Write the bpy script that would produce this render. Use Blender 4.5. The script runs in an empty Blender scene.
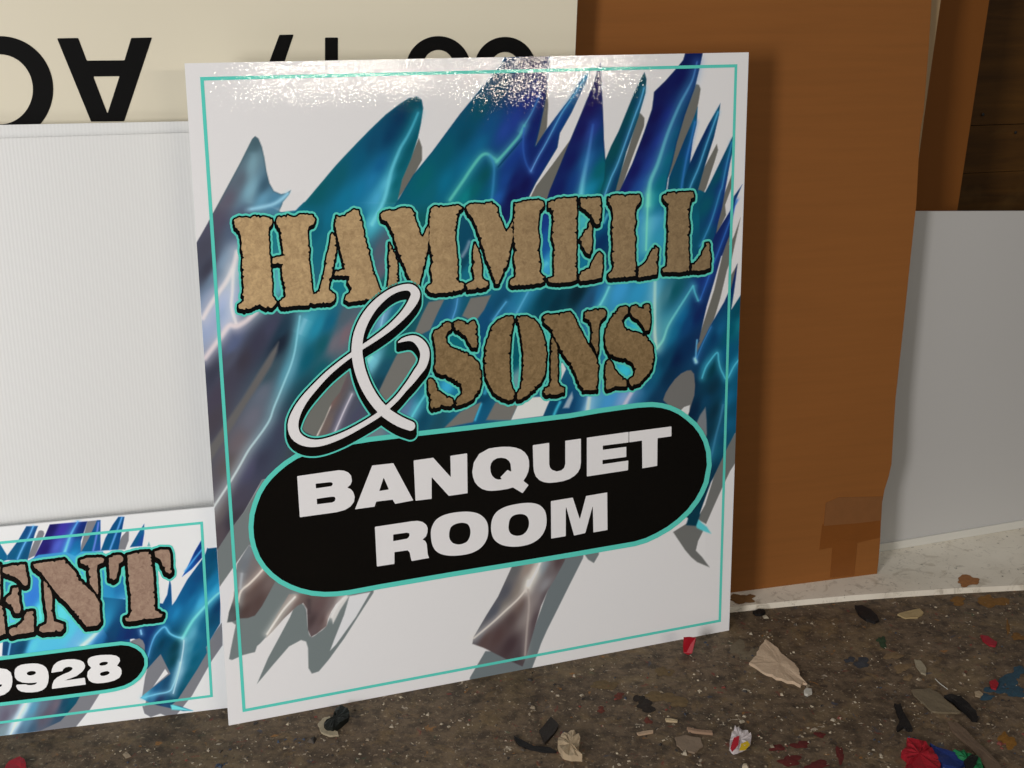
import bpy, bmesh, math, random
import numpy as np
from mathutils import Vector
random.seed(7); rng = np.random.default_rng(7)
C = bpy.context.scene.collection
# ------------------------------------------------------------------ camera
F = 1200.0; PITCH = math.radians(18.3168); H = 0.9447
sc = bpy.context.scene
cd = bpy.data.cameras.new('camera'); cam = bpy.data.objects.new('camera', cd); C.objects.link(cam)
cam.location = (0, 0, H); cam.rotation_euler = (math.pi/2-PITCH, 0, 0)
cd.sensor_width = 36; cd.lens = 36*F/1024; cd.clip_start = 0.05; cd.clip_end = 60
sc.camera = cam
vs = sc.view_settings; vs.view_transform = 'Standard'; vs.look = 'None'; vs.gamma = 1; vs.use_curve_mapping = False
vs.exposure = 0.03
CP = np.array([0, 0, H]); cp_, sp_ = math.cos(PITCH), math.sin(PITCH)
def ray(x, y):
    a = (x-512)/F; b = (y-384)/F
    return np.array([a, cp_-b*sp_, -sp_-b*cp_])
def project(P):
    d = P-CP
    X = d[..., 0]; Z = d[..., 1]*cp_-d[..., 2]*sp_; Y = -(d[..., 1]*sp_+d[..., 2]*cp_)
    return 512+F*X/Z, 384+F*Y/Z
def ground(x, y, z=0.0):
    r = ray(x, y); return CP+r*((z-H)/r[2])

class Plane:
    """the plane a leaning sheet lies in: a line on the ground plus a lean"""
    def __init__(s, A, B, lean):
        A = np.array(A, float); B = np.array(B, float)
        s.o = A; s.u = (B-A)/np.linalg.norm(B-A)
        back = np.array([-s.u[1], s.u[0], 0]); l = math.radians(lean)
        s.v = back*math.sin(l)+np.array([0, 0, 1])*math.cos(l)
        s.n = np.cross(s.u, s.v)           # towards the viewer
    def hit(s, x, y):
        r = ray(x, y); t = ((s.o-CP)@s.n)/(r@s.n); q = CP+r*t-s.o
        return np.array([q@s.u, q@s.v])
    def P(s, uv, h=0.0):
        uv = np.asarray(uv, float)
        return s.o+uv[..., :1]*s.u+uv[..., 1:2]*s.v+h*s.n
    def pix(s, uv): return project(s.P(uv))

# ------------------------------------------------------------------ object helpers
def tag(o, label=None, cat=None, group=None, kind=None):
    if label: o['label'] = label
    if cat: o['category'] = cat
    if group: o['group'] = group
    if kind: o['kind'] = kind
    return o
def thing(name, label, cat, loc, group=None):
    o = bpy.data.objects.new(name, None); C.objects.link(o); o.location = loc; o.empty_display_size = .05
    return tag(o, label, cat, group)
def mesh_obj(name, verts, faces, mat, parent=None, smooth=False, label=None):
    me = bpy.data.meshes.new(name); me.from_pydata([tuple(v) for v in verts], [], [tuple(f) for f in faces]); me.update()
    if mat: me.materials.append(mat)
    o = bpy.data.objects.new(name, me); C.objects.link(o)
    if parent:
        o.parent = parent; o.matrix_parent_inverse = __import__('mathutils').Matrix.Translation(-Vector(parent.location))
    if smooth:
        for p in me.polygons: p.use_smooth = True
    if label: o['label'] = label
    return o
def quadmesh(name, V, Fq, mat, parent=None, col=None):
    """fast big mesh; Fq list of arrays (nx3, nx4, nx5...)"""
    me = bpy.data.meshes.new(name); me.vertices.add(len(V)); me.vertices.foreach_set('co', np.asarray(V, 'f').ravel())
    loops = np.concatenate([f.ravel() for f in Fq]).astype('i')
    tot = np.concatenate([np.full(len(f), f.shape[1]) for f in Fq]).astype('i')
    start = np.concatenate([[0], np.cumsum(tot)[:-1]]).astype('i')
    me.loops.add(len(loops)); me.loops.foreach_set('vertex_index', loops)
    me.polygons.add(len(tot)); me.polygons.foreach_set('loop_start', start); me.polygons.foreach_set('loop_total', tot)
    me.update(calc_edges=True); me.validate()
    if col is not None:
        a = me.color_attributes.new('print', 'FLOAT_COLOR', 'POINT')
        a.data.foreach_set('color', np.concatenate([col, np.ones((len(col), 1))], 1).astype('f').ravel())
    me.materials.append(mat)
    o = bpy.data.objects.new(name, me); C.objects.link(o)
    if parent:
        o.parent = parent; o.matrix_parent_inverse = __import__('mathutils').Matrix.Translation(-Vector(parent.location))
    return o
def slab(pl, uvpoly, h0, h1, bevel=0.0):
    """polygon in the sheet's plane, extruded from h0 (back) to h1 (front)"""
    n = len(uvpoly); uvpoly = np.array(uvpoly)
    V = np.concatenate([pl.P(uvpoly, h0), pl.P(uvpoly, h1)])
    fs = [list(range(n-1, -1, -1)), list(range(n, 2*n))]+[[i, (i+1) % n, n+(i+1) % n, n+i] for i in range(n)]
    return V, fs
def smoothpoly(p, k=4, closed=True):
    p = np.array(p, float); n = len(p); out = []
    for i in range(n if closed else n-1):
        if closed: a, b, c, d = p[i-1], p[i], p[(i+1) % n], p[(i+2) % n]
        else: a, b, c, d = p[max(i-1, 0)], p[i], p[i+1], p[min(i+2, n-1)]
        for j in range(k):
            t = j/k
            out.append(.5*((2*b)+(-a+c)*t+(2*a-5*b+4*c-d)*t*t+(-a+3*b-3*c+d)*t**3))
    if not closed: out.append(p[-1])
    return np.array(out)

# ------------------------------------------------------------------ 2-D shapes
def sdf_poly(px, py, polys):
    """signed distance (negative inside, even-odd) to a list of polygons"""
    d2 = np.full(px.shape, 1e18); ins = np.zeros(px.shape, bool)
    for p in polys:
        p = np.asarray(p, float)
        for i in range(len(p)):
            ax, ay = p[i-1]; bx, by = p[i]
            ex, ey = bx-ax, by-ay; L = ex*ex+ey*ey
            if L < 1e-12: continue
            wx = px-ax; wy = py-ay
            t = np.clip((wx*ex+wy*ey)/L, 0, 1)
            d2 = np.minimum(d2, (wx-ex*t)**2+(wy-ey*t)**2)
            if ay != by:
                c = (ay > py) != (by > py)
                ins ^= c & (px < (bx-ax)*(py-ay)/(by-ay)+ax)
    d = np.sqrt(d2); return np.where(ins, -d, d)
def seg_dist(px, py, pts):
    """distance to a polyline and the parameter 0..1 along it"""
    pts = np.asarray(pts, float); best = np.full(px.shape, 1e18); par = np.zeros(px.shape); n = len(pts)-1
    for i in range(n):
        ax, ay = pts[i]; ex, ey = pts[i+1]-pts[i]; L = max(ex*ex+ey*ey, 1e-9)
        t = np.clip(((px-ax)*ex+(py-ay)*ey)/L, 0, 1); d = (px-ax-ex*t)**2+(py-ay-ey*t)**2
        m = d < best; best = np.where(m, d, best); par = np.where(m, (i+t)/n, par)
    return np.sqrt(best), par
def jag(poly, amp=.45, step=1.6, nick=.09, nickd=2.0):
    p = np.asarray(poly, float); out = []; n = len(p)
    area = .5*np.sum(p[:, 0]*np.roll(p[:, 1], -1)-np.roll(p[:, 0], -1)*p[:, 1]); sg = 1 if area > 0 else -1
    for i in range(n):
        a, b = p[i], p[(i+1) % n]; L = np.hypot(*(b-a)); k = max(1, int(L/step))
        nx, ny = (b[1]-a[1])/max(L, 1e-6), -(b[0]-a[0])/max(L, 1e-6)
        for j in range(k):
            q = a+(b-a)*j/k; w = rng.uniform(-amp, amp)
            if rng.random() < nick: w -= rng.uniform(.5, 1)*nickd
            out.append((q[0]+nx*w*sg, q[1]+ny*w*sg))
    return out

class Grid:
    def __init__(s, pl, x0, y0, x1, y1, step):
        c = [pl.hit(x, y) for x, y in ((x0, y0), (x1, y0), (x1, y1), (x0, y1))]
        c = np.array(c); lo = c.min(0); hi = c.max(0)
        s.pl = pl; s.us = np.arange(lo[0], hi[0]+step, step); s.vs = np.arange(lo[1], hi[1]+step, step)
        s.U, s.V = np.meshgrid(s.us, s.vs); s.px, s.py = pl.pix(np.stack([s.U, s.V], -1))
def fill_from_sdf(name, g, d, mat, h, parent, label=None):
    """surface where d<0, cut exactly at d=0 (marching squares)"""
    ny, nx = d.shape; idx = np.arange(ny*nx).reshape(ny, nx)
    ins = d < 0
    a, b, c, e = ins[:-1, :-1], ins[:-1, 1:], ins[1:, 1:], ins[1:, :-1]
    cnt = a.astype(int)+b+c+e
    full = np.argwhere(cnt == 4); quads = np.stack([idx[full[:, 0], full[:, 1]], idx[full[:, 0], full[:, 1]+1], idx[full[:, 0]+1, full[:, 1]+1], idx[full[:, 0]+1, full[:, 1]]], 1)
    ev = {}; extra = []; polys = {3: [], 4: [], 5: [], 6: []}
    base = ny*nx; dd = d
    def edge(p, q):
        k = (p, q) if p < q else (q, p)
        if k not in ev:
            i0, i1 = k; r0, c0 = divmod(i0, nx); r1, c1 = divmod(i1, nx)
            A, B = dd[r0, c0], dd[r1, c1]; t = A/(A-B)
            extra.append((g.us[c0]+(g.us[c1]-g.us[c0])*t, g.vs[r0]+(g.vs[r1]-g.vs[r0])*t)); ev[k] = base+len(extra)-1
        return ev[k]
    for r, cc in np.argwhere((cnt > 0) & (cnt < 4)):
        q = [idx[r, cc], idx[r, cc+1], idx[r+1, cc+1], idx[r+1, cc]]; q = [int(z) for z in q]
        I = [ins[r, cc], ins[r, cc+1], ins[r+1, cc+1], ins[r+1, cc]]
        out = []
        for k in range(4):
            if I[k]: out.append(q[k])
            if I[k] != I[(k+1) % 4]: out.append(edge(q[k], q[(k+1) % 4]))
        if len(out) >= 3: polys[len(out)].append(out)
    UV = np.concatenate([np.stack([g.U.ravel(), g.V.ravel()], 1), np.array(extra).reshape(-1, 2)])
    Fq = [quads]+[np.array(polys[k]) for k in polys if polys[k]]
    used = np.unique(np.concatenate([f.ravel() for f in Fq])); remap = np.full(len(UV), -1); remap[used] = np.arange(len(used))
    Fq = [remap[f] for f in Fq if len(f)]
    o = quadmesh(name, g.pl.P(UV[used], h), Fq, mat, parent)
    if label: o['label'] = label
    return o

# ------------------------------------------------------------------ materials
def s2l(c):
    c = np.asarray(c, float)/255.0
    return np.where(c <= .04045, c/12.92, ((c+.055)/1.055)**2.4)
def new_mat(name):
    m = bpy.data.materials.new(name); m.use_nodes = True; nt = m.node_tree
    return m, nt, nt.nodes['Principled BSDF']
def N(nt, t, **kw):
    n = nt.nodes.new(t)
    for k, v in kw.items():
        if k in n.inputs: n.inputs[k].default_value = v
        else: setattr(n, k, v)
    return n
WHITE = s2l((206, 199, 198)); GAIN = .80
def alb(c): return np.clip(s2l(c)/WHITE*GAIN, 0.002, .9)
def flat(name, c, rough=.5, spec=.5, raw=False, noise=None, bump=None, scale=60):
    m, nt, b = new_mat(name); col = tuple(alb(c) if not raw else s2l(c))+(1,)
    b.inputs['Base Color'].default_value = col; b.inputs['Roughness'].default_value = rough; b.inputs['Specular IOR Level'].default_value = spec
    if noise or bump:
        tc = N(nt, 'ShaderNodeTexCoord'); no = N(nt, 'ShaderNodeTexNoise', Scale=scale, Detail=6.0, Roughness=.6)
        nt.links.new(tc.outputs['Object'], no.inputs['Vector'])
        if noise:
            mx = N(nt, 'ShaderNodeMix', data_type='RGBA'); k = np.array(col[:3])
            mx.inputs[6].default_value = tuple(k*(1-noise))+(1,); mx.inputs[7].default_value = tuple(np.clip(k*(1+noise), 0, .9))+(1,)
            nt.links.new(no.outputs['Fac'], mx.inputs[0]); nt.links.new(mx.outputs[2], b.inputs['Base Color'])
        if bump:
            bp = N(nt, 'ShaderNodeBump', Strength=bump, Distance=.002); nt.links.new(no.outputs['Fac'], bp.inputs['Height']); nt.links.new(bp.outputs[0], b.inputs['Normal'])
    return m
LAM_R, LAM_B, LAM_S = .04, .047, 1000
def laminate(m, nt, b, rough=LAM_R):
    """clear over-laminate with an orange-peel grain"""
    b.inputs['Roughness'].default_value = rough; b.inputs['Specular IOR Level'].default_value = .4
    tc = N(nt, 'ShaderNodeTexCoord'); vo = N(nt, 'ShaderNodeTexVoronoi', Scale=float(LAM_S)); ge = N(nt, 'ShaderNodeNewGeometry')
    sb = N(nt, 'ShaderNodeVectorMath', operation='SUBTRACT'); sb.inputs[1].default_value = (.5, .5, .5)
    sc_ = N(nt, 'ShaderNodeVectorMath', operation='SCALE'); sc_.inputs['Scale'].default_value = LAM_B
    ad = N(nt, 'ShaderNodeVectorMath', operation='ADD'); no = N(nt, 'ShaderNodeVectorMath', operation='NORMALIZE')
    nt.links.new(tc.outputs['Object'], vo.inputs['Vector']); nt.links.new(vo.outputs['Color'], sb.inputs[0]); nt.links.new(sb.outputs[0], sc_.inputs[0])
    nt.links.new(sc_.outputs[0], ad.inputs[0]); nt.links.new(ge.outputs['Normal'], ad.inputs[1]); nt.links.new(ad.outputs[0], no.inputs[0]); nt.links.new(no.outputs[0], b.inputs['Normal'])
def lam(name, c):
    m, nt, b = new_mat(name); b.inputs['Base Color'].default_value = tuple(alb(c))+(1,); laminate(m, nt, b); return m
M_print, nt, b = new_mat('printed_film'); at = N(nt, 'ShaderNodeAttribute', attribute_name='print'); nt.links.new(at.outputs['Color'], b.inputs['Base Color']); laminate(M_print, nt, b)
M_teal = lam('teal_print', (84, 186, 172)); M_black = lam('black_print', (2, 2, 2)); M_wprint = lam('white_print', (212, 204, 204))
M_panel = flat('white_panel', (214, 208, 208), .35)
# textured tan lettering, redder and darker down the sign
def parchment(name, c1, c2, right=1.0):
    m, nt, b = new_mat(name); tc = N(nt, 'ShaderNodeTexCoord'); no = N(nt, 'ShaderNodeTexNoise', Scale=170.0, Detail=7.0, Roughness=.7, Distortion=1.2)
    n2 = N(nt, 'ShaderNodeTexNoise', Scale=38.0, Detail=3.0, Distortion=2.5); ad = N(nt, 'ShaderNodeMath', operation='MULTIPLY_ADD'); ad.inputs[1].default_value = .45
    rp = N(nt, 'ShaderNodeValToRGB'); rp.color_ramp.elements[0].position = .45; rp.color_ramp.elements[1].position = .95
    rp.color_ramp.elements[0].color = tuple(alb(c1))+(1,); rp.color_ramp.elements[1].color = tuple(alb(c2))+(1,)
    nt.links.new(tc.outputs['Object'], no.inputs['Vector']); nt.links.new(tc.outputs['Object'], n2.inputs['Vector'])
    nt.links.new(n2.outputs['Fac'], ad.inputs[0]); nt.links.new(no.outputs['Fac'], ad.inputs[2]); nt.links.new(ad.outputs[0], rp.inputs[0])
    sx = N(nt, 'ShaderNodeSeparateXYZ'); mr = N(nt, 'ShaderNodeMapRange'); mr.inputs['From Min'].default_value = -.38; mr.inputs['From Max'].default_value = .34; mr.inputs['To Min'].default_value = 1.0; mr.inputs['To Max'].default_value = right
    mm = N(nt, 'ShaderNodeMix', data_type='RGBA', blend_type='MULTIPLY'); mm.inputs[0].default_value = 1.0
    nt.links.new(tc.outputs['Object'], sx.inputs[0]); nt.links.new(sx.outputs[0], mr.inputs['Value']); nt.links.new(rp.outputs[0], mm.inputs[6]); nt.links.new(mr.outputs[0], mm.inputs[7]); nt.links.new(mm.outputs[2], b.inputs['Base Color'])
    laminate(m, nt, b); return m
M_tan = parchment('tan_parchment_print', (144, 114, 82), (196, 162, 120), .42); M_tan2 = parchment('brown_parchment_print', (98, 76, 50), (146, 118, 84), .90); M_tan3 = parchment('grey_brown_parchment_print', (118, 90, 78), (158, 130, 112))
M_vinyl = flat('black_vinyl', (3, 2, 2), .6, .10)
M_cream = flat('cream_board', (196, 183, 163), .45, noise=.03, scale=3)

# ================================================================== MAIN SIGN
A = ground(228.8, 725.5); B = ground(729, 630.3)
S = Plane(A, B, 5.5107)
corner = [S.hit(*p) for p in ((228.8, 725.5), (729, 630.3), (748.7, 52.3), (184.6, 63.3))]
TH = .003
main = thing('banquet_room_sign', 'large white leaning sign with blue flames, tan lettering and BANQUET ROOM in a black oval', 'sign', tuple((A+B)/2))
V, fs = slab(S, corner, -TH, 0); mesh_obj('panel', V, fs, M_panel, main)

# ---- painting of the printed artwork
def T(x0, y0, k, pts): return [(x0+x/k, y0+y/k) for x, y in pts]
class Canvas:
    def __init__(s, pl, quad, nx, ny):
        q = [np.array(c) for c in quad]       # bl, br, tr, tl
        a, t = np.meshgrid(np.linspace(0, 1, nx), np.linspace(0, 1, ny)); a = a[..., None]; t = t[..., None]
        s.uv = (q[0]*(1-a)+q[1]*a)*(1-t)+(q[3]*(1-a)+q[2]*a)*t
        s.pl = pl; s.nx, s.ny = nx, ny; s.x, s.y = pl.pix(s.uv); s.rgb = np.zeros((ny, nx, 3)); s.rgb[:] = (212, 205, 205)
    def box(s, pts, m):
        p = np.array(pts); x0, y0 = p.min(0)-m; x1, y1 = p.max(0)+m
        w = (s.x > x0) & (s.x < x1) & (s.y > y0) & (s.y < y1)
        if not w.any(): return None
        r = np.where(w.any(1))[0]; c = np.where(w.any(0))[0]; return slice(r[0], r[-1]+1), slice(c[0], c[-1]+1)
    def fill(s, poly, col=None, samples=None, aa=.9, k=2.6, ani=(0.50, -.866), stretch=.45, edge=None, fade=None, extend=True):
        if fade and extend:
            n_ = len(poly); ext = []
            for i_, (a, b) in enumerate(poly):
                if b < 195: ext.append((a, b)); continue
                q_ = [p_ for p_ in (poly[i_-1], poly[(i_+1) % n_]) if p_[1] < b-4]
                if q_: q_ = min(q_, key=lambda p_: p_[1]); t_ = (222-b)/(b-q_[1]); ext.append((a+(a-q_[0])*t_, 222))
                else: ext.append((a, 222))
            poly = ext
        bx = s.box(poly, 3)
        if bx is None: return
        x, y = s.x[bx], s.y[bx]; d = sdf_poly(x, y, [poly]); cov = np.clip(.5-d/aa, 0, 1)[..., None]
        if samples is not None:
            num = np.zeros(x.shape+(3,)); den = np.zeros(x.shape)
            for sx, sy, c in samples:
                dx, dy = x-sx, y-sy; al = dx*ani[0]+dy*ani[1]; ac = dx*ani[1]-dy*ani[0]
                w = 1/(((al*stretch)**2+ac**2)+6)**(k/2); num += w[..., None]*np.array(c, float); den += w
            cc = num/den[..., None]
        else: cc = np.array(col, float)
        if edge is not None:
            e = np.clip(1+d/2.2, 0, 1)[..., None]*.55; cc = cc*(1-e)+np.array(edge, float)*e
        if fade: cov = cov*np.clip((fade[1]-y)/(fade[1]-fade[0]), 0, 1)[..., None]
        s.rgb[bx] = s.rgb[bx]*(1-cov)+cc*cov
    def glow(s, pts, col, w, col2=None, strength=1.0, w2=None, clip=None, taper=True, soft=None):
        """soft printed highlight line; w is half width, soft an extra wide falloff"""
        pts = smoothpoly(pts, 4, False); W = max(w, w2 or 0, (soft or 0))
        bx = s.box(pts, 3.2*W+2)
        if bx is None: return
        x, y = s.x[bx], s.y[bx]; d, t = seg_dist(x, y, pts); ww = w+((w2 if w2 is not None else w)-w)*t
        a = np.exp(-(d/ww)**2)
        if soft: a = np.maximum(a, .45*np.exp(-(d/soft)**2))
        a = a*strength*.86
        if taper: a = a*np.clip(np.minimum(t, 1-t)*8+.25, 0, 1)
        if clip is not None: a = a*np.clip(.5-sdf_poly(x, y, clip), 0, 1)
        c = np.array(col, float); c = c if col2 is None else c+(np.array(col2, float)-c)*t[..., None]
        s.rgb[bx] = s.rgb[bx]*(1-a[..., None])+c*a[..., None]
    def build(s, name, mat, h, parent):
        idx = np.arange(s.nx*s.ny).reshape(s.ny, s.nx)
        q = np.stack([idx[:-1, :-1].ravel(), idx[:-1, 1:].ravel(), idx[1:, 1:].ravel(), idx[1:, :-1].ravel()], 1)
        c = np.clip(s.rgb.reshape(-1, 3), 0, 255).copy(); lum = c @ np.array([.3, .55, .15])
        sat = np.clip((c[:, 2]-c[:, 0])/(c[:, 2]+1), 0, 1)*np.clip(1.35-lum/130, 0, 1)
        c[:, 2] *= 1-.24*sat; c[:, 1] *= 1-.07*sat; c[:, 0] += 4*sat
        col = alb(212*(c/212)**1.05); return quadmesh(name, s.pl.P(s.uv.reshape(-1, 2), h), [q], mat, parent, col)

cv = Canvas(S, corner, 720, 820)
GR = (112, 114, 113); GRU = (108, 104, 98)
f = cv.fill
# grey drop shadows of the upper blades
for g in ([(418.8, 138), (422, 147), (422, 160), (410, 182), (397, 200), (394, 198), (410, 160)],
          [(546.8, 88), (548.3, 104), (546.8, 128), (536, 148), (536, 128)],
          [(573, 136), (552, 165), (536, 186), (528, 202), (548, 202), (562, 165), (574, 140)],
          [(639, 112), (642, 115), (644.4, 118), (644, 126), (632, 158), (620, 192), (614, 192), (628, 150)],
          [(696, 84), (699, 85), (700.6, 89), (699, 99), (696, 114.5), (688, 138), (676, 163), (668, 178), (664, 174), (684, 112)],
          [(716.8, 143.8), (718, 150), (715, 160), (706, 188), (698, 204), (690, 204), (704, 168)],
          [(731.5, 175), (733, 184), (726, 215), (716, 236), (712, 240), (722, 200)],
          [(740.7, 217), (737, 234), (731, 262), (728, 283.8), (714, 319), (700, 345), (698, 340), (714, 290), (726, 240), (731, 231)],
          [(738.5, 262), (736, 290), (731, 309), (727, 312), (731, 275)]): f(g, GRU)
# fin at far left
fin = [(252, 139), (255, 136), (258.5, 138.5), (262, 147), (264.5, 158), (266.5, 171), (269.5, 183), (274, 191), (281, 194), (286, 193), (291, 190), (289, 195), (283, 203), (279, 212), (281, 235), (198, 245), (197, 240), (212, 215), (226, 189), (240, 163)]
# the wide mass of colour behind the lettering
mass = [(190, 254), (198, 240), (206, 226), (212, 215), (219, 203), (262, 203), (281, 212), (295, 210.5), (304, 202), (335, 202), (397, 204), (404, 200), (528, 202), (548, 200), (600, 192), (625, 190), (700, 190), (722, 200), (716, 234), (730, 211), (731, 232), (722, 253), (714, 282), (706.5, 307), (699, 340), (702, 340), (714, 319), (724, 302), (728, 293), (731, 288), (733, 280), (736.8, 264), (736, 285), (731.5, 309), (741, 294), (760, 280), (750, 430), (734.8, 433.5), (722, 462), (711, 482), (697, 521), (694.8, 527), (690, 520), (640, 480), (300, 470), (262, 480), (244, 512), (232, 528), (217, 551), (205, 575), (190, 560)]
D = lambda r, g, b: (r, g, b)
ms = [(219, 219, (82, 78, 98)), (239, 221, (78, 92, 118)), (205, 249, (72, 72, 88)), (208, 268, (62, 62, 78)), (216, 275, (100, 120, 145)), (224, 262, (120, 140, 165)), (208, 300, (120, 135, 165)), (222, 303, (150, 165, 200)), (226, 318, (150, 165, 195)), (210, 325, (150, 160, 190)),
      (239, 270, (110, 150, 170)), (274, 239, (30, 120, 145)), (276, 285, (90, 170, 185)), (317, 229, (12, 95, 135)), (305, 212, (15, 105, 150)), (330, 215, (15, 110, 155)), (320, 250, (20, 105, 140)), (340, 285, (20, 120, 150)),
      (260, 340, (62, 62, 82)), (270, 328, (66, 68, 92)), (283, 331, (35, 60, 86)), (281, 342, (28, 38, 58)), (258, 342, (58, 58, 78)), (233, 345, (85, 95, 130)), (229, 360, (78, 80, 98)), (229, 379, (68, 66, 82)), (214, 372, (60, 62, 80)), (218, 395, (72, 66, 82)), (214, 420, (72, 66, 76)), (244, 360, (62, 58, 70)),
      (307, 325, (60, 150, 180)), (317, 327, (35, 135, 175)), (330, 322, (18, 100, 145)), (345, 315, (80, 95, 110)), (307, 359, (12, 92, 128)), (322, 345, (20, 90, 115)), (335, 342, (110, 105, 115)), (345, 335, (120, 100, 108)), (290, 370, (60, 120, 150)), (305, 389, (24, 74, 100)), (320, 372, (20, 92, 118)), (296, 405, (28, 66, 88)), (289, 418, (60, 70, 92)),
      (262, 394, (98, 104, 120)), (270, 372, (62, 82, 98)), (252, 418, (104, 104, 118)), (238, 442, (104, 94, 100)), (228, 465, (92, 82, 84)), (268, 439, (62, 72, 96)), (280, 432, (60, 66, 90)), (250, 470, (72, 72, 98)), (262, 460, (58, 62, 84)), (239, 500, (72, 68, 84)), (232, 520, (62, 56, 66)), (219, 515, (96, 88, 90)), (219, 536, (84, 74, 80)), (212, 490, (90, 84, 92)), (212, 540, (86, 76, 80)),
      (383, 206, (60, 160, 195)), (372, 222, (70, 165, 190)), (352, 205, (20, 120, 170)), (378, 252, (84, 92, 110)), (382, 270, (90, 94, 112)), (384, 285, (20, 90, 110)), (356, 225, (10, 100, 150)), (368, 260, (40, 100, 130)),
      (464, 237, (8, 76, 120)), (462, 262, (8, 70, 110)), (466, 275, (20, 110, 150)), (425, 215, (10, 90, 110)), (505, 210, (14, 20, 95)), (506, 228, (22, 40, 120)), (544, 220, (20, 60, 160)), (544, 245, (22, 90, 180)), (546, 268, (60, 160, 210)), (487, 278, (40, 150, 190)),
      (384, 315, (90, 140, 175)), (395, 312, (30, 110, 145)), (422, 305, (20, 90, 120)), (405, 330, (20, 85, 105)), (458, 307, (20, 92, 135)), (450, 312, (26, 90, 150)), (476, 300, (10, 84, 110)), (500, 303, (14, 80, 130)), (520, 300, (30, 120, 170)), (512, 310, (40, 120, 175)), (546, 299, (0, 66, 104)), (556, 305, (0, 55, 90)), (578, 292, (2, 40, 66)), (590, 300, (30, 80, 130)), (600, 293, (35, 115, 180)), (620, 290, (62, 155, 215)), (640, 290, (50, 150, 205)), (600, 312, (60, 150, 190)), (650, 300, (60, 150, 200)),
      (605, 219, (0, 84, 150)), (600, 245, (0, 50, 120)), (602, 262, (10, 60, 110)), (583, 218, (70, 175, 190)), (584, 262, (20, 120, 170)), (640, 215, (60, 145, 205)), (650, 225, (80, 165, 205)), (655, 205, (30, 120, 175)), (640, 240, (60, 150, 200)), (640, 270, (40, 130, 180)), (659, 240, (50, 150, 190)),
      (697, 219, (0, 96, 140)), (704, 205, (0, 84, 125)), (700, 240, (4, 84, 130)), (715, 205, (0, 80, 130)), (722, 215, (14, 50, 140)), (716, 240, (12, 45, 130)), (706, 278, (20, 52, 142)), (712, 262, (14, 40, 120)), (725, 238, (16, 44, 120)), (700, 300, (18, 50, 120)), (698, 315, (14, 40, 112)), (697, 340, (18, 52, 110)),
      (667, 294, (62, 125, 150)), (662, 325, (60, 140, 170)), (675, 290, (10, 90, 120)), (681, 317, (16, 104, 170)), (672, 335, (20, 110, 165)), (688, 325, (14, 70, 140)), (677, 359, (6, 36, 92)), (686, 348, (8, 50, 110)), (665, 362, (10, 70, 120)), (669, 376, (6, 50, 98)), (648, 385, (18, 90, 145)), (656, 374, (14, 96, 145)), (640, 395, (40, 110, 165)), (655, 400, (10, 60, 110)), (610, 400, (70, 150, 212)), (592, 405, (90, 160, 200)), (572, 406, (10, 70, 130)), (580, 400, (20, 90, 150)), (622, 396, (95, 150, 205)), (635, 388, (30, 110, 170)),
      (695, 372, (14, 60, 110)), (692, 385, (8, 46, 88)), (694, 410, (2, 40, 84)), (700, 358, (20, 70, 130)), (708, 342, (8, 74, 134)), (705, 365, (20, 100, 150)), (712, 369, (0, 62, 94)), (712, 389, (5, 52, 88)), (706, 400, (10, 70, 120)), (720, 330, (20, 100, 160)), (714, 338, (10, 60, 120)), (724, 355, (10, 90, 150)), (732, 330, (0, 90, 130)), (738, 310, (0, 80, 118)), (738, 325, (20, 120, 150)), (732, 367, (12, 104, 160)), (738, 385, (10, 90, 140)), (728, 398, (18, 108, 165)), (736, 410, (6, 80, 130)), (716, 410, (2, 50, 86)), (713, 430, (4, 56, 92)), (716, 450, (14, 90, 130)), (722, 440, (10, 80, 130)), (728, 425, (16, 96, 150)), (706, 475, (2, 50, 92)), (698, 500, (4, 56, 92)), (693, 518, (0, 60, 98)), (730, 285, (14, 46, 120)), (736, 272, (18, 44, 120)),
      (385, 369, (24, 84, 118)), (378, 385, (20, 66, 96)), (372, 362, (110, 180, 200)), (396, 345, (22, 100, 120)), (366, 350, (60, 160, 170)), (415, 408, (76, 140, 178)), (405, 412, (90, 120, 160)), (424, 420, (10, 74, 116)), (438, 422, (24, 80, 112)), (422, 398, (10, 90, 130)), (432, 408, (20, 90, 130)), (448, 385, (60, 170, 215)), (460, 392, (20, 120, 170)), (457, 342, (10, 110, 140)), (515, 340, (10, 90, 120)), (515, 360, (0, 90, 125)), (515, 382, (110, 150, 160)), (480, 335, (14, 80, 140)), (485, 320, (16, 80, 140)), (472, 420, (20, 90, 150)), (482, 400, (4, 70, 120)), (478, 412, (10, 96, 150)), (555, 408, (4, 70, 125)), (550, 415, (10, 80, 130)), (548, 340, (60, 190, 190)), (640, 325, (60, 190, 210)), (625, 370, (60, 190, 215)),
      (352, 405, (78, 80, 98)), (340, 420, (86, 84, 104)), (335, 400, (104, 88, 86)), (326, 425, (112, 96, 92)), (358, 415, (74, 76, 100)), (344, 385, (98, 86, 90)), (375, 435, (110, 125, 135)), (302, 442, (60, 70, 80))]
f(mass, samples=ms, k=3.2, stretch=.42)
f(fin, fade=(206, 222), extend=False, samples=[(255, 145, (70, 95, 110)), (252, 165, (110, 140, 155)), (250, 190, (120, 160, 180)), (240, 180, (90, 100, 115)), (228, 200, (95, 90, 105)), (215, 220, (90, 82, 95)), (205, 240, (75, 72, 88)), (265, 185, (60, 90, 115)), (262, 200, (100, 150, 180)), (275, 200, (80, 130, 165)), (240, 215, (85, 100, 125))], edge=(70, 95, 105))
cv.glow([(253, 150), (252, 180), (249, 205)], (130, 165, 180), 5, strength=.5)
cv.glow([(289, 192), (283, 198), (271, 205), (246, 210)], (160, 205, 225), 2.2, strength=.9)
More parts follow.
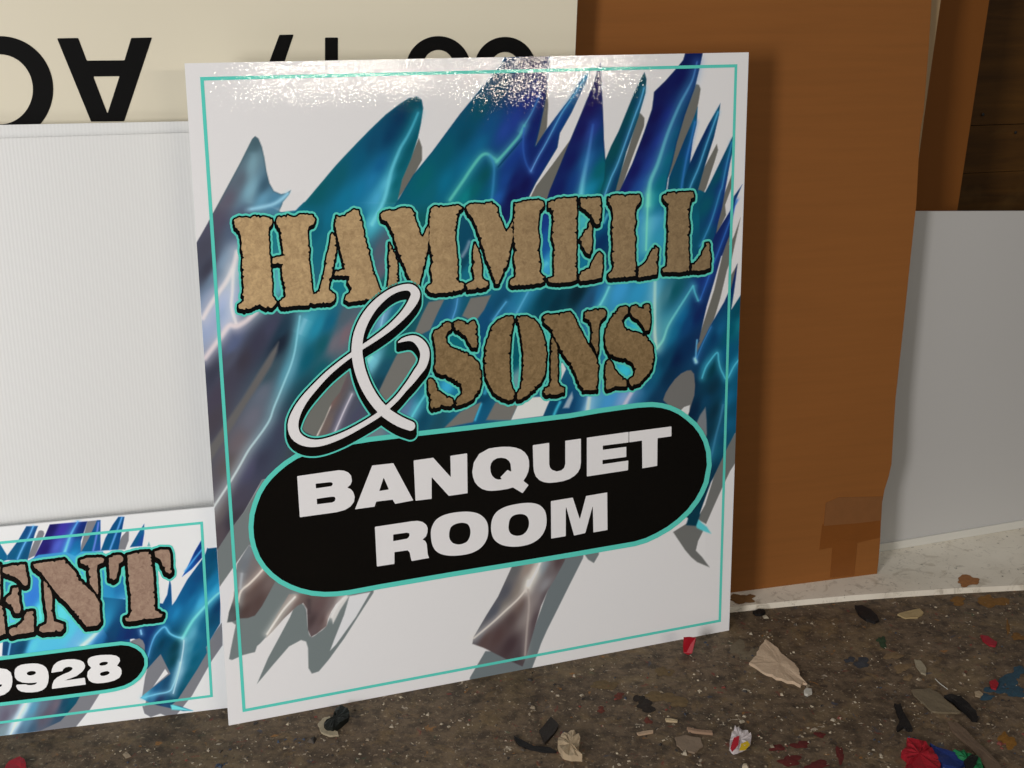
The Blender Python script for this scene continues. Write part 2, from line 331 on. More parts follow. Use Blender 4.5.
# blades above the lettering
b2 = [(304, 203), (320, 184), (336, 165), (355.8, 144), (370, 129.5), (385.6, 114.5), (399.3, 104), (409, 98), (416.9, 96.5), (421.8, 99.8), (423.3, 108), (421, 124), (417.9, 138), (411, 159), (402, 180), (397, 204), (350, 212)]
f(b2, fade=(202, 218), samples=[(412, 102, (0, 75, 110)), (400, 118, (4, 55, 110)), (390, 135, (4, 60, 115)), (372, 145, (10, 75, 125)), (360, 160, (8, 90, 140)), (340, 175, (10, 92, 125)), (320, 190, (8, 92, 120)), (372, 180, (30, 120, 180)), (380, 165, (16, 95, 160)), (360, 190, (20, 118, 175)), (345, 200, (16, 115, 165)), (377, 198, (70, 160, 205)), (385, 185, (80, 170, 205)), (400, 165, (0, 88, 120)), (410, 145, (0, 84, 118)), (417, 120, (0, 85, 120)), (394, 185, (0, 95, 125)), (390, 200, (20, 110, 135))], edge=(20, 110, 130))
cv.glow([(418, 113), (412.5, 126), (407, 137), (401, 147), (397, 156), (391, 172), (384, 200), (372, 224)], (70, 165, 195), 1.8, (120, 205, 220), soft=5, w2=3, taper=False)
b3 = [(513.6, 40), (549.7, 40), (549.7, 56), (548.5, 75), (545.8, 98.8), (540, 128), (535.6, 145.7), (545.8, 130), (560, 111), (570, 98), (579.5, 82), (589.5, 70.5), (585.4, 83), (571.7, 112.5), (560, 133), (557.5, 147.7), (547, 165), (536, 183), (526, 203), (396, 203), (413, 175), (432.5, 151), (459.8, 114), (487, 81), (500, 66)]
f(b3, fade=(202, 218), samples=[(535, 60, (28, 22, 82)), (520, 85, (8, 40, 110)), (530, 100, (24, 42, 140)), (543, 95, (18, 22, 100)), (500, 90, (4, 60, 105)), (480, 110, (4, 80, 118)), (465, 135, (0, 75, 120)), (445, 155, (0, 90, 128)), (425, 178, (0, 100, 128)), (490, 125, (14, 80, 150)), (505, 130, (34, 70, 170)), (515, 120, (30, 60, 165)), (480, 145, (14, 100, 160)), (465, 165, (10, 105, 160)), (445, 182, (8, 110, 160)), (430, 195, (8, 100, 135)), (537, 120, (12, 30, 120)), (532, 150, (14, 40, 130)), (530, 135, (14, 34, 125)), (518, 150, (22, 60, 165)), (510, 160, (20, 60, 160)), (505, 180, (22, 70, 165)), (498, 198, (30, 90, 185)), (515, 180, (16, 30, 115)), (525, 185, (14, 18, 95)), (512, 196, (14, 18, 92)), (485, 175, (0, 84, 110)), (475, 190, (0, 100, 125)), (488, 195, (0, 96, 140)), (465, 198, (10, 130, 150)), (545, 150, (14, 40, 130)), (560, 122, (14, 60, 150)), (575, 95, (14, 80, 150)), (538, 170, (18, 46, 140)), (584, 80, (20, 90, 150))], edge=(14, 80, 125))
cv.glow([(541, 92), (532, 112), (524, 126), (520, 134)], (60, 110, 200), 1.3, (110, 190, 190), soft=4)
cv.glow([(524, 126), (520, 135), (510, 147), (502, 156), (496, 162)], (100, 195, 180), 2.2, taper=False, soft=5)
cv.glow([(497, 161), (493, 158), (487, 154), (481, 156), (473, 166), (463, 181), (450, 200)], (100, 195, 180), 2.4, taper=False, soft=5)
cv.glow([(522, 139), (510, 153), (498, 167)], (0, 60, 120), .9, taper=False)
cv.glow([(490, 156), (494, 166), (493, 187), (491, 203)], (60, 140, 200), 2, taper=False, soft=4, strength=.8)
cv.glow([(524, 128), (523, 148), (526, 163), (531, 172)], (50, 100, 200), 1.5, taper=False, soft=4, strength=.8)
cv.glow([(531, 171), (538, 157), (546, 143), (561, 114.5), (572, 98), (586, 76)], (110, 160, 225), 1.0, (80, 160, 200), taper=False, soft=2.5)
b4 = [(600.4, 62.7), (593, 84), (581.5, 112.5), (571.7, 136), (560, 165), (549.7, 190), (545, 205), (610, 205), (612, 175), (605.5, 160), (604, 140), (603.4, 120), (602, 88)]
f(b4, fade=(202, 218), samples=[(598, 75, (26, 20, 90)), (590, 105, (22, 18, 100)), (582, 130, (18, 22, 105)), (570, 160, (14, 26, 110)), (558, 190, (14, 30, 115)), (592, 130, (30, 50, 145)), (588, 160, (20, 90, 165)), (575, 180, (16, 60, 150)), (598, 140, (6, 60, 130)), (600, 170, (0, 100, 130)), (604, 190, (0, 105, 130)), (590, 190, (20, 130, 180))], edge=(10, 50, 110))
cv.glow([(593, 125), (588, 155), (583, 180), (580, 202)], (50, 90, 190), 2, (130, 225, 220), w2=4, soft=6, taper=False)
b5 = [(605.3, 160), (611, 146), (618.6, 131), (634, 93), (642, 76), (644.4, 72.3), (646.5, 79), (645.5, 93), (638.5, 117), (626.4, 152), (616.6, 187), (612, 205), (596, 205), (604, 180)]
f(b5, fade=(202, 218), samples=[(642, 85, (0, 72, 108)), (630, 115, (0, 74, 104)), (615, 150, (0, 78, 104)), (604, 185, (0, 90, 120)), (640, 105, (4, 60, 120)), (630, 140, (6, 50, 112)), (618, 175, (8, 60, 120)), (611, 195, (10, 60, 120))], edge=(0, 80, 105))
cv.glow([(644, 88), (640, 102), (634, 118), (618.6, 161), (611, 178), (603, 200)], (100, 175, 220), 1.1, taper=False, soft=3)
b6 = [(689, 40), (705, 40), (702.6, 53.9), (699.6, 68), (694.8, 88), (685, 115), (677, 142), (672.3, 163), (668, 178), (665, 200), (612, 205), (620.5, 188.7), (632.3, 163), (644, 132), (651.8, 109), (653.4, 97), (653.8, 92), (665.5, 80.5), (677, 67.6), (683, 60)]
f(b6, fade=(202, 218), samples=[(694, 57, (6, 24, 98)), (680, 78, (10, 18, 100)), (662, 92, (12, 20, 98)), (655, 115, (14, 16, 92)), (645, 140, (14, 18, 96)), (634, 170, (16, 22, 110)), (622, 195, (20, 26, 120)), (668, 115, (20, 40, 145)), (660, 140, (26, 50, 160)), (650, 165, (30, 60, 165)), (642, 185, (30, 80, 175)), (634, 198, (30, 80, 170)), (692, 80, (6, 40, 110)), (682, 110, (6, 60, 125)), (675, 135, (8, 84, 140)), (668, 160, (6, 100, 145)), (660, 185, (0, 110, 145)), (686, 92, (14, 50, 130)), (655, 198, (20, 130, 165))], edge=(6, 50, 110))
cv.glow([(697, 62), (693, 78), (688, 89), (679, 106), (667.4, 134), (658, 163), (650, 183), (648, 205)], (70, 120, 200), 1.3, (120, 215, 195), w2=3.4, soft=6, taper=False)
b7 = [(697.7, 106.6), (692.8, 120), (685, 138), (675, 163), (669, 177), (666, 200), (692, 200), (689.9, 163), (692.8, 140), (696.7, 124)]
f(b7, fade=(202, 218), samples=[(696, 115, (10, 90, 140)), (688, 140, (4, 66, 125)), (680, 165, (0, 74, 125)), (672, 190, (0, 80, 125)), (691, 150, (8, 60, 150))])
cv.glow([(695, 122), (691, 140), (687, 156), (683, 177), (680, 198)], (50, 120, 200), 1.6, taper=False, soft=3)
b8 = [(720.3, 103.3), (708.4, 124), (696.7, 147.7), (689.9, 163), (684, 180), (684, 204), (694, 204), (704.5, 167), (714, 137), (719, 115)]
f(b8, fade=(202, 218), samples=[(717, 112, (0, 80, 130)), (707, 132, (6, 40, 115)), (697, 155, (6, 50, 120)), (688, 180, (4, 70, 125)), (714, 130, (0, 70, 125)), (705, 155, (0, 60, 115)), (697, 185, (0, 70, 120))])
cv.glow([(718, 112), (706.5, 144), (698.7, 167), (691, 185), (687, 198)], (90, 170, 215), 1.1, taper=False, soft=2.5)
b9 = [(732.9, 135.5), (722, 158), (710.4, 182), (699, 204), (700, 250), (712, 245), (722, 208), (730, 163), (733.4, 148)]
f(b9, samples=[(730, 150, (0, 76, 120)), (718, 175, (0, 84, 120)), (706, 205, (0, 88, 126)), (727, 165, (14, 60, 140)), (724, 185, (14, 50, 140)), (718, 215, (16, 50, 140)), (706, 235, (4, 80, 130))])
cv.glow([(732, 142), (726, 167), (722, 187), (720, 192), (712, 219), (704.5, 237), (700, 246)], (60, 140, 200), 1.1, taper=False, soft=2.6)
b10 = [(742.2, 184.5), (734, 196), (730, 211), (716, 234), (708, 250), (722, 256), (730, 232), (735.8, 200)]
f(b10, samples=[(739, 192, (10, 60, 130)), (730, 215, (12, 34, 115)), (722, 235, (14, 40, 120)), (715, 248, (16, 44, 122))])
cv.glow([(737, 200), (726, 231), (712, 268), (700, 300)], (50, 110, 210), 1.1, taper=False, soft=3)
# highlights inside the mass
g = cv.glow
g([(237, 252), (233, 268), (226, 282), (219, 292), (211, 304), (203, 318)], (228, 212, 210), 3.8, taper=False, soft=9)
g([(233, 270), (232.5, 290), (231.5, 307), (236, 323)], (225, 215, 215), 2.6, taper=False, soft=7)
g([(256, 312), (246, 321), (236.6, 326), (228.8, 326), (220, 338), (205, 358)], (228, 208, 208), 4, taper=False, soft=8)
g([(300, 316), (298, 330), (295, 350), (291, 365), (285.5, 379), (279, 395), (273.7, 408), (270, 419), (264, 429), (256, 440), (248, 451), (239, 467), (230, 482), (215, 505), (209, 514)], (130, 200, 215), 1.6, (225, 222, 220), w2=1.9, taper=False, soft=7)
g([(306, 318), (299, 335)], (120, 180, 200), 3, soft=6)
g([(352, 394), (344, 411), (334, 434)], (215, 205, 215), 1.2, taper=False, soft=3)
g([(349, 365), (340, 385), (330, 408)], (130, 100, 96), 3, strength=.6)
g([(331, 405), (324, 420), (316, 437)], (235, 215, 205), .8, (250, 240, 230), w2=1.4)
g([(388, 305), (383.7, 314), (380, 330)], (150, 195, 230), 1.3, soft=4, taper=False)
g([(457.5, 299), (456, 308), (452, 320)], (90, 160, 220), 1.2, taper=False, soft=4)
g([(506, 302), (500, 310), (493, 320)], (90, 170, 220), 1.3, taper=False, soft=3)
g([(528, 292), (522, 303), (515, 316)], (90, 170, 210), 1.5, taper=False, soft=4)
g([(609, 287), (604, 298), (597, 310)], (120, 215, 215), 1.8, taper=False, soft=4)
g([(470, 240), (466, 250), (461, 258)], (150, 160, 175), 2, strength=.8)
g([(548, 262), (541, 268)], (90, 190, 215), 2.5)
g([(608, 213), (603, 224)], (80, 170, 200), 1.5)
g([(648, 195), (647, 220), (646, 250)], (125, 215, 190), 1.8, taper=False, soft=6)
g([(655, 282), (654.5, 310), (654.7, 332), (656, 348)], (170, 215, 205), 2.6, (220, 225, 205), taper=False, soft=7)
g([(657, 348), (663, 340), (668, 326), (677, 311), (686, 297), (693, 285.7)], (150, 220, 200), 2.2, (90, 190, 210), w2=1.4, taper=False, soft=5)
g([(693, 285), (695, 293), (698.7, 302)], (90, 190, 210), 1.3, soft=3)
g([(697, 340), (696, 352), (695.7, 360)], (120, 190, 230), .9, taper=False)
g([(695, 359), (696, 362)], (190, 240, 255), 2, taper=False)
g([(696, 360), (703, 343), (712, 325)], (60, 130, 200), 1, soft=3)
g([(702, 378), (705, 369), (708.4, 363), (717, 352.5), (718.5, 360), (720, 367), (723, 374), (727, 379), (734, 366), (742, 356)], (90, 195, 220), 1.3, taper=False, soft=4)
g([(723, 405), (720, 420), (716, 435), (711, 457), (704, 480)], (60, 130, 175), 1.6, taper=False, soft=4)
g([(589, 398), (588, 406), (587, 414)], (215, 225, 235), 3, soft=6, taper=False)
g([(633, 390), (626, 402), (622, 410)], (215, 200, 215), 3, soft=7, taper=False)
g([(427, 392), (418, 406), (409, 422)], (100, 205, 215), 1.8, taper=False, soft=5)
g([(481, 404), (478, 412), (475, 420)], (70, 180, 220), 1.4, taper=False)
g([(490, 380), (484, 395)], (60, 160, 200), 2)
g([(560, 402), (556, 410), (552, 420)], (70, 190, 220), 1.6, taper=False)
g([(372, 355), (366, 362)], (140, 220, 225), 4, soft=7)
# holes in the mass: white paper and grey shadows
for w in ([(281, 211), (296, 210), (304, 200), (306, 190), (290, 194), (283, 202)], [(726, 215), (734, 188), (732, 186), (725, 205)],
          [(714, 319), (728, 288), (729, 264), (727, 270), (720, 299)], [(731.5, 309), (741, 294), (745, 240), (738, 262), (734, 292)],
          ): f(w, (210, 203, 203))
f([(735.5, 206), (731.5, 232), (729, 245), (734, 236), (741, 216), (746, 190)], (210, 203, 203))
for gpoly in ([(428.6, 302), (444.5, 299), (438, 312), (430, 330), (418, 336), (414, 334), (422, 315)],
              [(470.6, 298), (491, 295), (484, 310), (475, 322), (462, 316)],
              [(396, 356), (399, 352), (409, 349), (418, 356), (421, 366), (410, 385), (399, 398), (386, 406), (377, 395), (386, 376)],
              [(444, 428), (460, 412), (481, 402), (473, 422)],
              [(486, 420), (495, 403), (506, 398), (521, 398), (511, 420)]): f(gpoly, (116, 112, 108), aa=1.4)
f([(511, 420), (521, 398), (552, 396), (548, 404), (543, 416)], (212, 208, 205))
f([(557, 362), (563, 363), (566, 369), (561, 380), (558, 384)], (205, 205, 205))
f([(563, 408), (567, 400), (572, 392), (573, 398), (569, 408)], (150, 165, 180), aa=2)
f([(278.6, 342), (277, 352), (271, 366), (261, 382), (246, 405), (231, 430), (216, 453), (207, 468), (205, 452), (214, 440), (229, 418), (244, 396), (258, 373), (271, 352)], (100, 96, 96), aa=3)
f([(349, 370), (340, 392), (332, 402), (324.5, 420), (315.7, 437), (305, 432), (300, 426), (304, 412), (312.8, 398), (328, 381)], (108, 106, 102), aa=1.2)
f([(663, 400), (665.5, 393), (669.4, 386.6), (675, 379), (681, 373.5), (687, 370.5), (690.9, 370.2), (694, 374), (695, 385), (694.3, 395), (691.5, 404), (688, 416), (675, 412)], (112, 108, 106))
f([(680, 411), (684, 407), (689.9, 405), (689, 412), (686, 420)], (205, 200, 200))
f([(696, 424), (700, 415), (705.5, 407), (706.5, 420), (706.8, 434), (704, 448), (699, 440)], (118, 120, 126), aa=1.4)
f([(697, 345), (703, 335), (711, 322), (706, 334), (697, 352)], (110, 104, 100), aa=1.2)
# right strip: grey shadow of the last blade and its tip
f([(750, 415), (734.8, 433.5), (728, 446), (714, 476), (705, 505), (697, 519), (706, 524), (713, 508), (722, 488), (730, 471), (736, 462), (750, 440)], (110, 108, 106))
f([(750, 442), (735, 463), (725, 486), (714, 508), (705.5, 528), (705, 560), (760, 560)], (210, 203, 203))
f([(689, 522), (696, 521), (703, 531), (698, 541), (695.8, 550.5), (702, 557), (709.6, 567.3), (704, 565), (697, 562), (691, 557), (685, 550), (679, 541), (673, 532)], (108, 106, 104))
f([(694, 522), (697, 518), (702, 523), (707, 527), (711, 533.5), (706, 532), (701, 530), (697, 528)], (90, 190, 200), aa=1.6)
f([(686, 525), (690, 512), (697, 500), (700, 515), (696, 526)], (4, 60, 96), aa=1.4)
# lower left
f([(244, 512), (258, 488), (262, 480), (330, 470), (330, 590), (249, 545), (221, 585), (205, 610), (205, 575), (218, 549), (230, 530)], (112, 116, 117))
f([(190, 640), (205, 612), (221, 585), (249, 546), (252, 548), (244, 560), (236, 575), (229, 600), (222, 640)], (210, 204, 206))
f([(249, 546), (300, 560), (340, 600), (289, 596), (281.6, 612), (266, 637), (260, 643.5), (257, 646), (255, 652), (243, 655), (232, 660), (229, 659), (231, 648), (235.7, 625), (232, 622), (227, 622), (229, 612), (236, 590), (240, 565)], (112, 118, 119))
f([(249, 545), (258, 555), (264, 568), (276, 580), (268, 595), (262, 606), (255, 615.5), (248, 618), (239.6, 618.5), (234, 621), (227.5, 622.5), (229, 612), (233.5, 600), (235, 582), (237, 564)],
  samples=[(248, 552, (120, 124, 130)), (244, 566, (110, 114, 122)), (238, 575, (120, 120, 122)), (255, 562, (120, 110, 110)), (262, 572, (110, 92, 90)), (270, 582, (112, 96, 94)), (255, 585, (92, 72, 68)), (248, 598, (100, 82, 78)), (258, 602, (84, 66, 64)), (246, 610, (80, 62, 60)), (236, 605, (72, 76, 80)), (230, 618, (90, 95, 98))])
g([(264, 568), (257, 576), (249, 584), (241, 591), (238, 602)], (235, 220, 210), 1.8, taper=False, soft=5)
g([(242, 572), (240, 590)], (170, 170, 175), 2, soft=4)
gb = smoothpoly([(297, 600), (302, 603.5), (306, 609), (307.5, 625), (309, 634), (312, 637), (318, 633), (326.5, 626), (331, 614), (345, 594)], 2, False).tolist()+[(358, 590), (374, 589), (373.4, 592.7), (361.6, 611), (344, 638.6), (328.4, 660), (318.7, 671.4), (311.8, 673.6), (308.4, 668), (308, 648), (306, 641.5), (301, 640), (289, 646.4), (273.7, 664), (257, 683.8), (268, 658), (281.6, 632.7), (290, 617)]
f(gb, (112, 118, 119))
f([(349.5, 596), (344, 615), (334, 640), (330, 650.7), (336, 644.5), (355.8, 617), (370.4, 592)], (210, 205, 207))
f([(343, 597), (337, 604), (331, 615), (333, 624), (340, 610), (349, 596)], (200, 194, 192), aa=1.2)
f([(289, 594), (345, 594), (341, 600), (336, 604), (331, 612), (328, 619), (326.5, 626), (316.7, 633.7), (311, 637), (308, 630), (307, 609), (303, 603), (297, 606), (283.5, 619), (272, 632), (266, 638), (270, 628), (277.7, 613)],
  samples=[(292, 598, (150, 138, 134)), (280, 615, (130, 122, 118)), (298, 600, (110, 92, 88)), (270, 632, (150, 140, 136)), (308, 600, (98, 82, 80)), (312, 620, (72, 58, 60)), (313, 633, (100, 84, 86)), (320, 605, (100, 80, 80)), (322, 620, (90, 72, 72)), (332, 605, (110, 96, 96)), (329, 617, (150, 130, 126)), (340, 598, (150, 140, 138))])
g([(295, 597), (284, 609), (275, 622), (267, 634)], (240, 228, 220), 1.6, taper=False, soft=4)
g([(309, 598), (309, 615)], (60, 50, 55), 2.5, strength=.5)
g([(346, 596), (338, 604), (331, 617)], (225, 215, 212), 2, taper=False, soft=4)
# bottom blade
f([(560, 556), (583.5, 554), (583, 558), (568.4, 587), (558, 608), (547, 630), (541, 643.5), (537, 655), (532, 668), (520, 680), (469.5, 690), (469.8, 677.7), (485.4, 651), (500, 652), (519, 660), (530, 640)], (108, 114, 118))
f([(583.5, 553), (599, 552), (598.7, 554.6), (593.8, 563), (588, 559.5)], (112, 116, 118))
bc = [(513, 564), (566, 556), (564.5, 561), (554.8, 579), (548, 590), (541, 606), (534, 630), (529.4, 645.5), (525, 660), (522.5, 666.5), (510, 661), (498, 655), (484, 648), (472.3, 643.8), (473.5, 637), (487, 614), (498, 596.6)]
f(bc, samples=[(515, 570, (100, 98, 100)), (505, 592, (84, 84, 94)), (494, 612, (84, 86, 98)), (480, 632, (96, 96, 104)), (528, 568, (150, 132, 124)), (518, 590, (130, 118, 112)), (505, 606, (120, 112, 108)), (535, 572, (210, 195, 185)), (519, 605, (104, 86, 82)), (510, 620, (84, 68, 68)), (498, 635, (84, 64, 64)), (485, 640, (92, 72, 70)), (510, 645, (70, 54, 58)), (518, 658, (80, 68, 72)), (535, 600, (132, 120, 120)), (545, 585, (140, 136, 140)), (551, 570, (110, 100, 102)), (558, 562, (84, 66, 68)), (545, 595, (96, 84, 88)), (536, 620, (88, 74, 78)), (529, 640, (90, 78, 82)), (524, 620, (130, 118, 116)), (543, 566, (120, 130, 140))], k=3)
g([(541, 560), (536, 572), (528, 586)], (238, 232, 226), 1.8, taper=False, soft=5)
g([(529, 582), (527, 590)], (245, 240, 232), 3.5, taper=False, soft=6)
g([(527, 588), (518, 599), (505, 611), (492, 623), (474, 638)], (225, 212, 204), 1.5, taper=False, soft=4)
g([(528, 590), (529, 605), (527, 628), (525, 655)], (175, 160, 155), 1.6, taper=False, soft=4)
cv.build('flame_print', M_print, .0002, main)

# ---- thin teal border line
def strip_loop(pl, pts, w, closed=True):
    pts = np.array(pts); n = len(pts); out = []; inn = []
    for i in range(n):
        a, b, c = pts[i-1], pts[i], pts[(i+1) % n]
        d1 = (b-a)/np.linalg.norm(b-a); d2 = (c-b)/np.linalg.norm(c-b)
        n1 = np.array([-d1[1], d1[0]]); n2 = np.array([-d2[1], d2[0]]); m = (n1+n2); m /= (m@n1)
        out.append(b+m*w/2); inn.append(b-m*w/2)
    return out, inn
def border(pl, pix, w, h, parent):
    o, i = strip_loop(pl, [pl.hit(*p) for p in pix], w); n = len(o)
    V = np.concatenate([pl.P(np.array(o), h), pl.P(np.array(i), h)])
    return mesh_obj('border_line', V, [[k, (k+1) % n, n+(k+1) % n, n+k] for k in range(n)], M_teal, parent)
border(S, [(244, 710.3), (719.6, 620.6), (735.8, 65.8), (201.9, 78.8)], .0042, .0005, main)

# ---- lettering
G1 = [(180, 190, 5.12), (370, 190, 5.12), (560, 190, 5.12)]
def L(t, pts): x0, y0, k = t; return T(x0, y0, k, pts)
tD, tE, tF = G1; tS = (410, 305, 7.314); tN = (530, 295, 7.314)
ham = [
 ('H', L(tD, [(275,155),(295,140),(360,142),(385,133),(440,140),(470,148),(468,175),(455,190),(450,215),(455,270),(458,330),(465,400),(470,480),(472,545),(490,560),(492,580),(470,600),(440,602),(410,585),(380,598),(330,612),(300,605),(300,590),(325,568),(330,545),(320,535),(328,500),(322,460),(318,400),(322,330),(315,300),(318,270),(305,210),(285,190)])),
 ('H', L(tD, [(490,160),(500,140),(550,130),(590,140),(610,125),(680,128),(690,150),(680,175),(655,190),(650,215),(655,260),(662,300),(658,360),(668,430),(674,500),(682,535),(700,530),(718,500),(730,450),(742,400),(748,350),(762,300),(770,240),(778,222),(795,240),(798,300),(790,360),(775,430),(762,480),(760,510),(790,535),(795,560),(775,575),(700,580),(640,590),(600,590),(520,600),(510,590),(512,570),(540,545),(535,500),(525,440),(520,400),(530,380),(475,375),(475,350),(530,335),(525,290),(515,230),(510,195),(495,175)])),
 ('A', L(tD, [(790,160),(800,135),(825,140),(850,125),(890,100),(910,105),(920,130),(930,170),(940,215),(950,270),(965,310),(975,370),(990,420),(1005,470),(1024,510),(1040,545),(1020,560),(960,562),(900,567),(865,572),(845,562),(850,540),(870,525),(872,500),(860,470),(870,440),(790,435),(800,415),(845,405),(838,380),(825,320),(810,260),(800,210)])),
 ('M', L(tE, [(100,270),(110,300),(125,330),(138,370),(142,480),(95,520),(85,500),(92,480),(100,420),(95,350)])),
 ('M', L(tE, [(55,125),(75,105),(130,105),(160,90),(205,95),(225,120),(230,155),(245,190),(255,230),(270,240),(290,200),(300,180),(300,230),(295,290),(285,350),(270,400),(258,450),(248,500),(225,490),(200,450),(180,400),(150,330),(125,250),(105,190),(85,160),(60,150)])),
 ('M', L(tE, [(310,100),(330,85),(400,85),(450,78),(470,90),(460,110),(445,125),(440,180),(432,240),(440,290),(445,350),(448,400),(445,460),(478,480),(478,500),(465,510),(420,520),(380,525),(330,528),(300,520),(290,505),(300,490),(318,475),(318,440),(310,400),(320,360),(312,310),(302,260),(305,180),(305,130)])),
 ('M', L(tE, [(535,270),(545,290),(560,330),(570,380),(572,455),(600,470),(605,485),(590,500),(540,505),(500,510),(490,500),(490,485),(520,470),(535,455),(525,400),(530,370),(525,330)])),
 ('M', L(tE, [(490,90),(510,72),(560,72),(620,65),(650,90),(655,130),(675,165),(690,210),(700,215),(720,180),(728,160),(728,240),(715,310),(700,380),(680,420),(665,450),(655,480),(640,480),(630,440),(610,390),(590,340),(570,270),(550,200),(530,150),(505,120)])),
 ('M', L(tE, [(740,70),(790,58),(860,50),(885,60),(888,80),(865,105),(862,160),(855,200),(865,250),(860,300),(868,360),(870,430),(890,445),(890,465),(870,475),(800,485),(730,488),(715,480),(720,460),(745,445),(745,400),(735,340),(745,300),(735,240),(735,150)])),
 ('E', L(tF, [(-60,65),(-30,50),(20,42),(82,38),(84,100),(82,170),(84,240),(80,320),(83,460),(40,470),(-20,475),(-55,470),(-62,455),(-40,445),(-30,420),(-35,350),(-28,290),(-42,240),(-35,160),(-38,110),(-60,90)])),
 ('E', L(tF, [(103,45),(150,38),(205,38),(208,80),(205,140),(200,170),(185,175),(165,140),(135,105),(107,85)])),
 ('E', L(tF, [(150,165),(160,180),(162,250),(158,310),(150,330),(135,320),(115,290),(102,255),(120,225),(135,190)])),
 ('E', L(tF, [(200,318),(215,330),(215,400),(210,450),(160,458),(108,465),(100,455),(102,425),(150,400),(165,370),(175,345)])),
 ('L', L(tF, [(245,40),(270,28),(340,28),(405,25),(410,45),(405,65),(385,85),(380,120),(385,160),(375,200),(383,250),(380,330),(384,380),(384,440),(330,445),(250,450),(245,435),(270,410),(275,380),(265,340),(270,280),(265,200),(270,130),(262,80),(245,65)])),
 ('L', L(tF, [(402,395),(430,380),(450,350),(470,310),(485,290),(498,300),(496,360),(494,430),(440,440),(400,445)])),
 ('L', L(tF, [(525,30),(550,15),(610,12),(680,10),(682,35),(665,55),(658,100),(655,140),(662,180),(655,230),(656,300),(658,350),(658,415),(600,420),(530,420),(522,405),(545,390),(550,350),(545,290),(552,230),(548,150),(555,90),(540,60),(525,50)])),
 ('L', L(tF, [(674,380),(700,365),(725,330),(745,275),(760,270),(765,300),(768,350),(765,395),(740,410),(674,412)]))]
son = [
 ('S', L(tS, [(165,215),(180,190),(210,175),(240,140),(275,125),(300,135),(302,170),(270,200),(258,235),(265,275),(290,305),(350,330),(420,355),(460,385),(500,430),(515,480),(518,560),(512,600),(490,640),(470,660),(455,690),(420,710),(370,730),(340,735),(330,715),(345,680),(380,650),(380,610),(360,570),(310,540),(240,510),(190,490),(178,460),(190,400),(185,330),(175,260)])),
 ('S', L(tS, [(320,130),(350,115),(400,125),(425,150),(440,125),(465,115),(480,140),(485,200),(490,270),(485,310),(450,310),(430,270),(410,235),(380,205),(340,185),(322,170)])),
 ('S', L(tS, [(130,550),(150,535),(175,545),(190,600),(220,640),(270,670),(310,685),(315,720),(300,740),(240,735),(200,745),(160,760),(150,740),(145,680),(135,620)])),
 ('O', L(tS, [(750,85),(755,120),(745,165),(735,220),(728,330),(724,420),(728,520),(740,600),(762,640),(758,690),(720,695),(660,675),(610,640),(580,580),(552,530),(545,460),(545,380),(552,300),(575,230),(600,160),(650,110),(700,85)])),
 ('O', L(tS, [(785,85),(850,85),(900,105),(940,150),(970,210),(988,280),(996,360),(991,450),(978,520),(950,570),(900,620),(850,660),(800,690),(784,690),(784,650),(810,600),(822,520),(827,430),(827,340),(815,240),(800,160),(784,120)])),
 ('N', L(tN, [(160,300),(175,330),(195,380),(200,440),(200,640),(215,665),(250,680),(245,710),(190,725),(110,730),(90,710),(100,690),(140,665),(150,640),(152,500),(150,400)])),
 ('N', L(tN, [(95,165),(110,145),(200,140),(290,125),(320,160),(350,230),(380,280),(410,350),(450,400),(486,470),(496,520),(490,600),(488,690),(440,695),(390,695),(360,650),(330,570),(300,510),(250,440),(210,370),(170,290),(140,230),(100,195)])),
 ('N', L(tN, [(400,130),(430,110),(540,105),(555,130),(540,165),(510,185),(500,250),(498,330),(492,430),(467,385),(447,345),(450,250),(445,200),(400,165)])),
 ('S', L(tN, [(700,80),(715,100),(710,130),(680,160),(670,200),(685,240),(730,265),(790,280),(840,300),(880,350),(900,400),(900,470),(885,540),(850,590),(800,640),(750,665),(725,660),(722,620),(760,590),(770,540),(750,495),(690,465),(620,450),(580,430),(555,380),(545,310),(555,250),(580,190),(610,140),(650,95)])),
 ('S', L(tN, [(735,85),(770,75),(815,100),(840,70),(865,70),(875,120),(878,200),(865,260),(840,260),(820,220),(790,180),(745,150),(732,125)])),
 ('S', L(tN, [(555,490),(575,475),(595,490),(610,540),(650,590),(700,625),(702,665),(660,670),(620,665),(580,685),(560,690),(552,640),(548,560)]))]
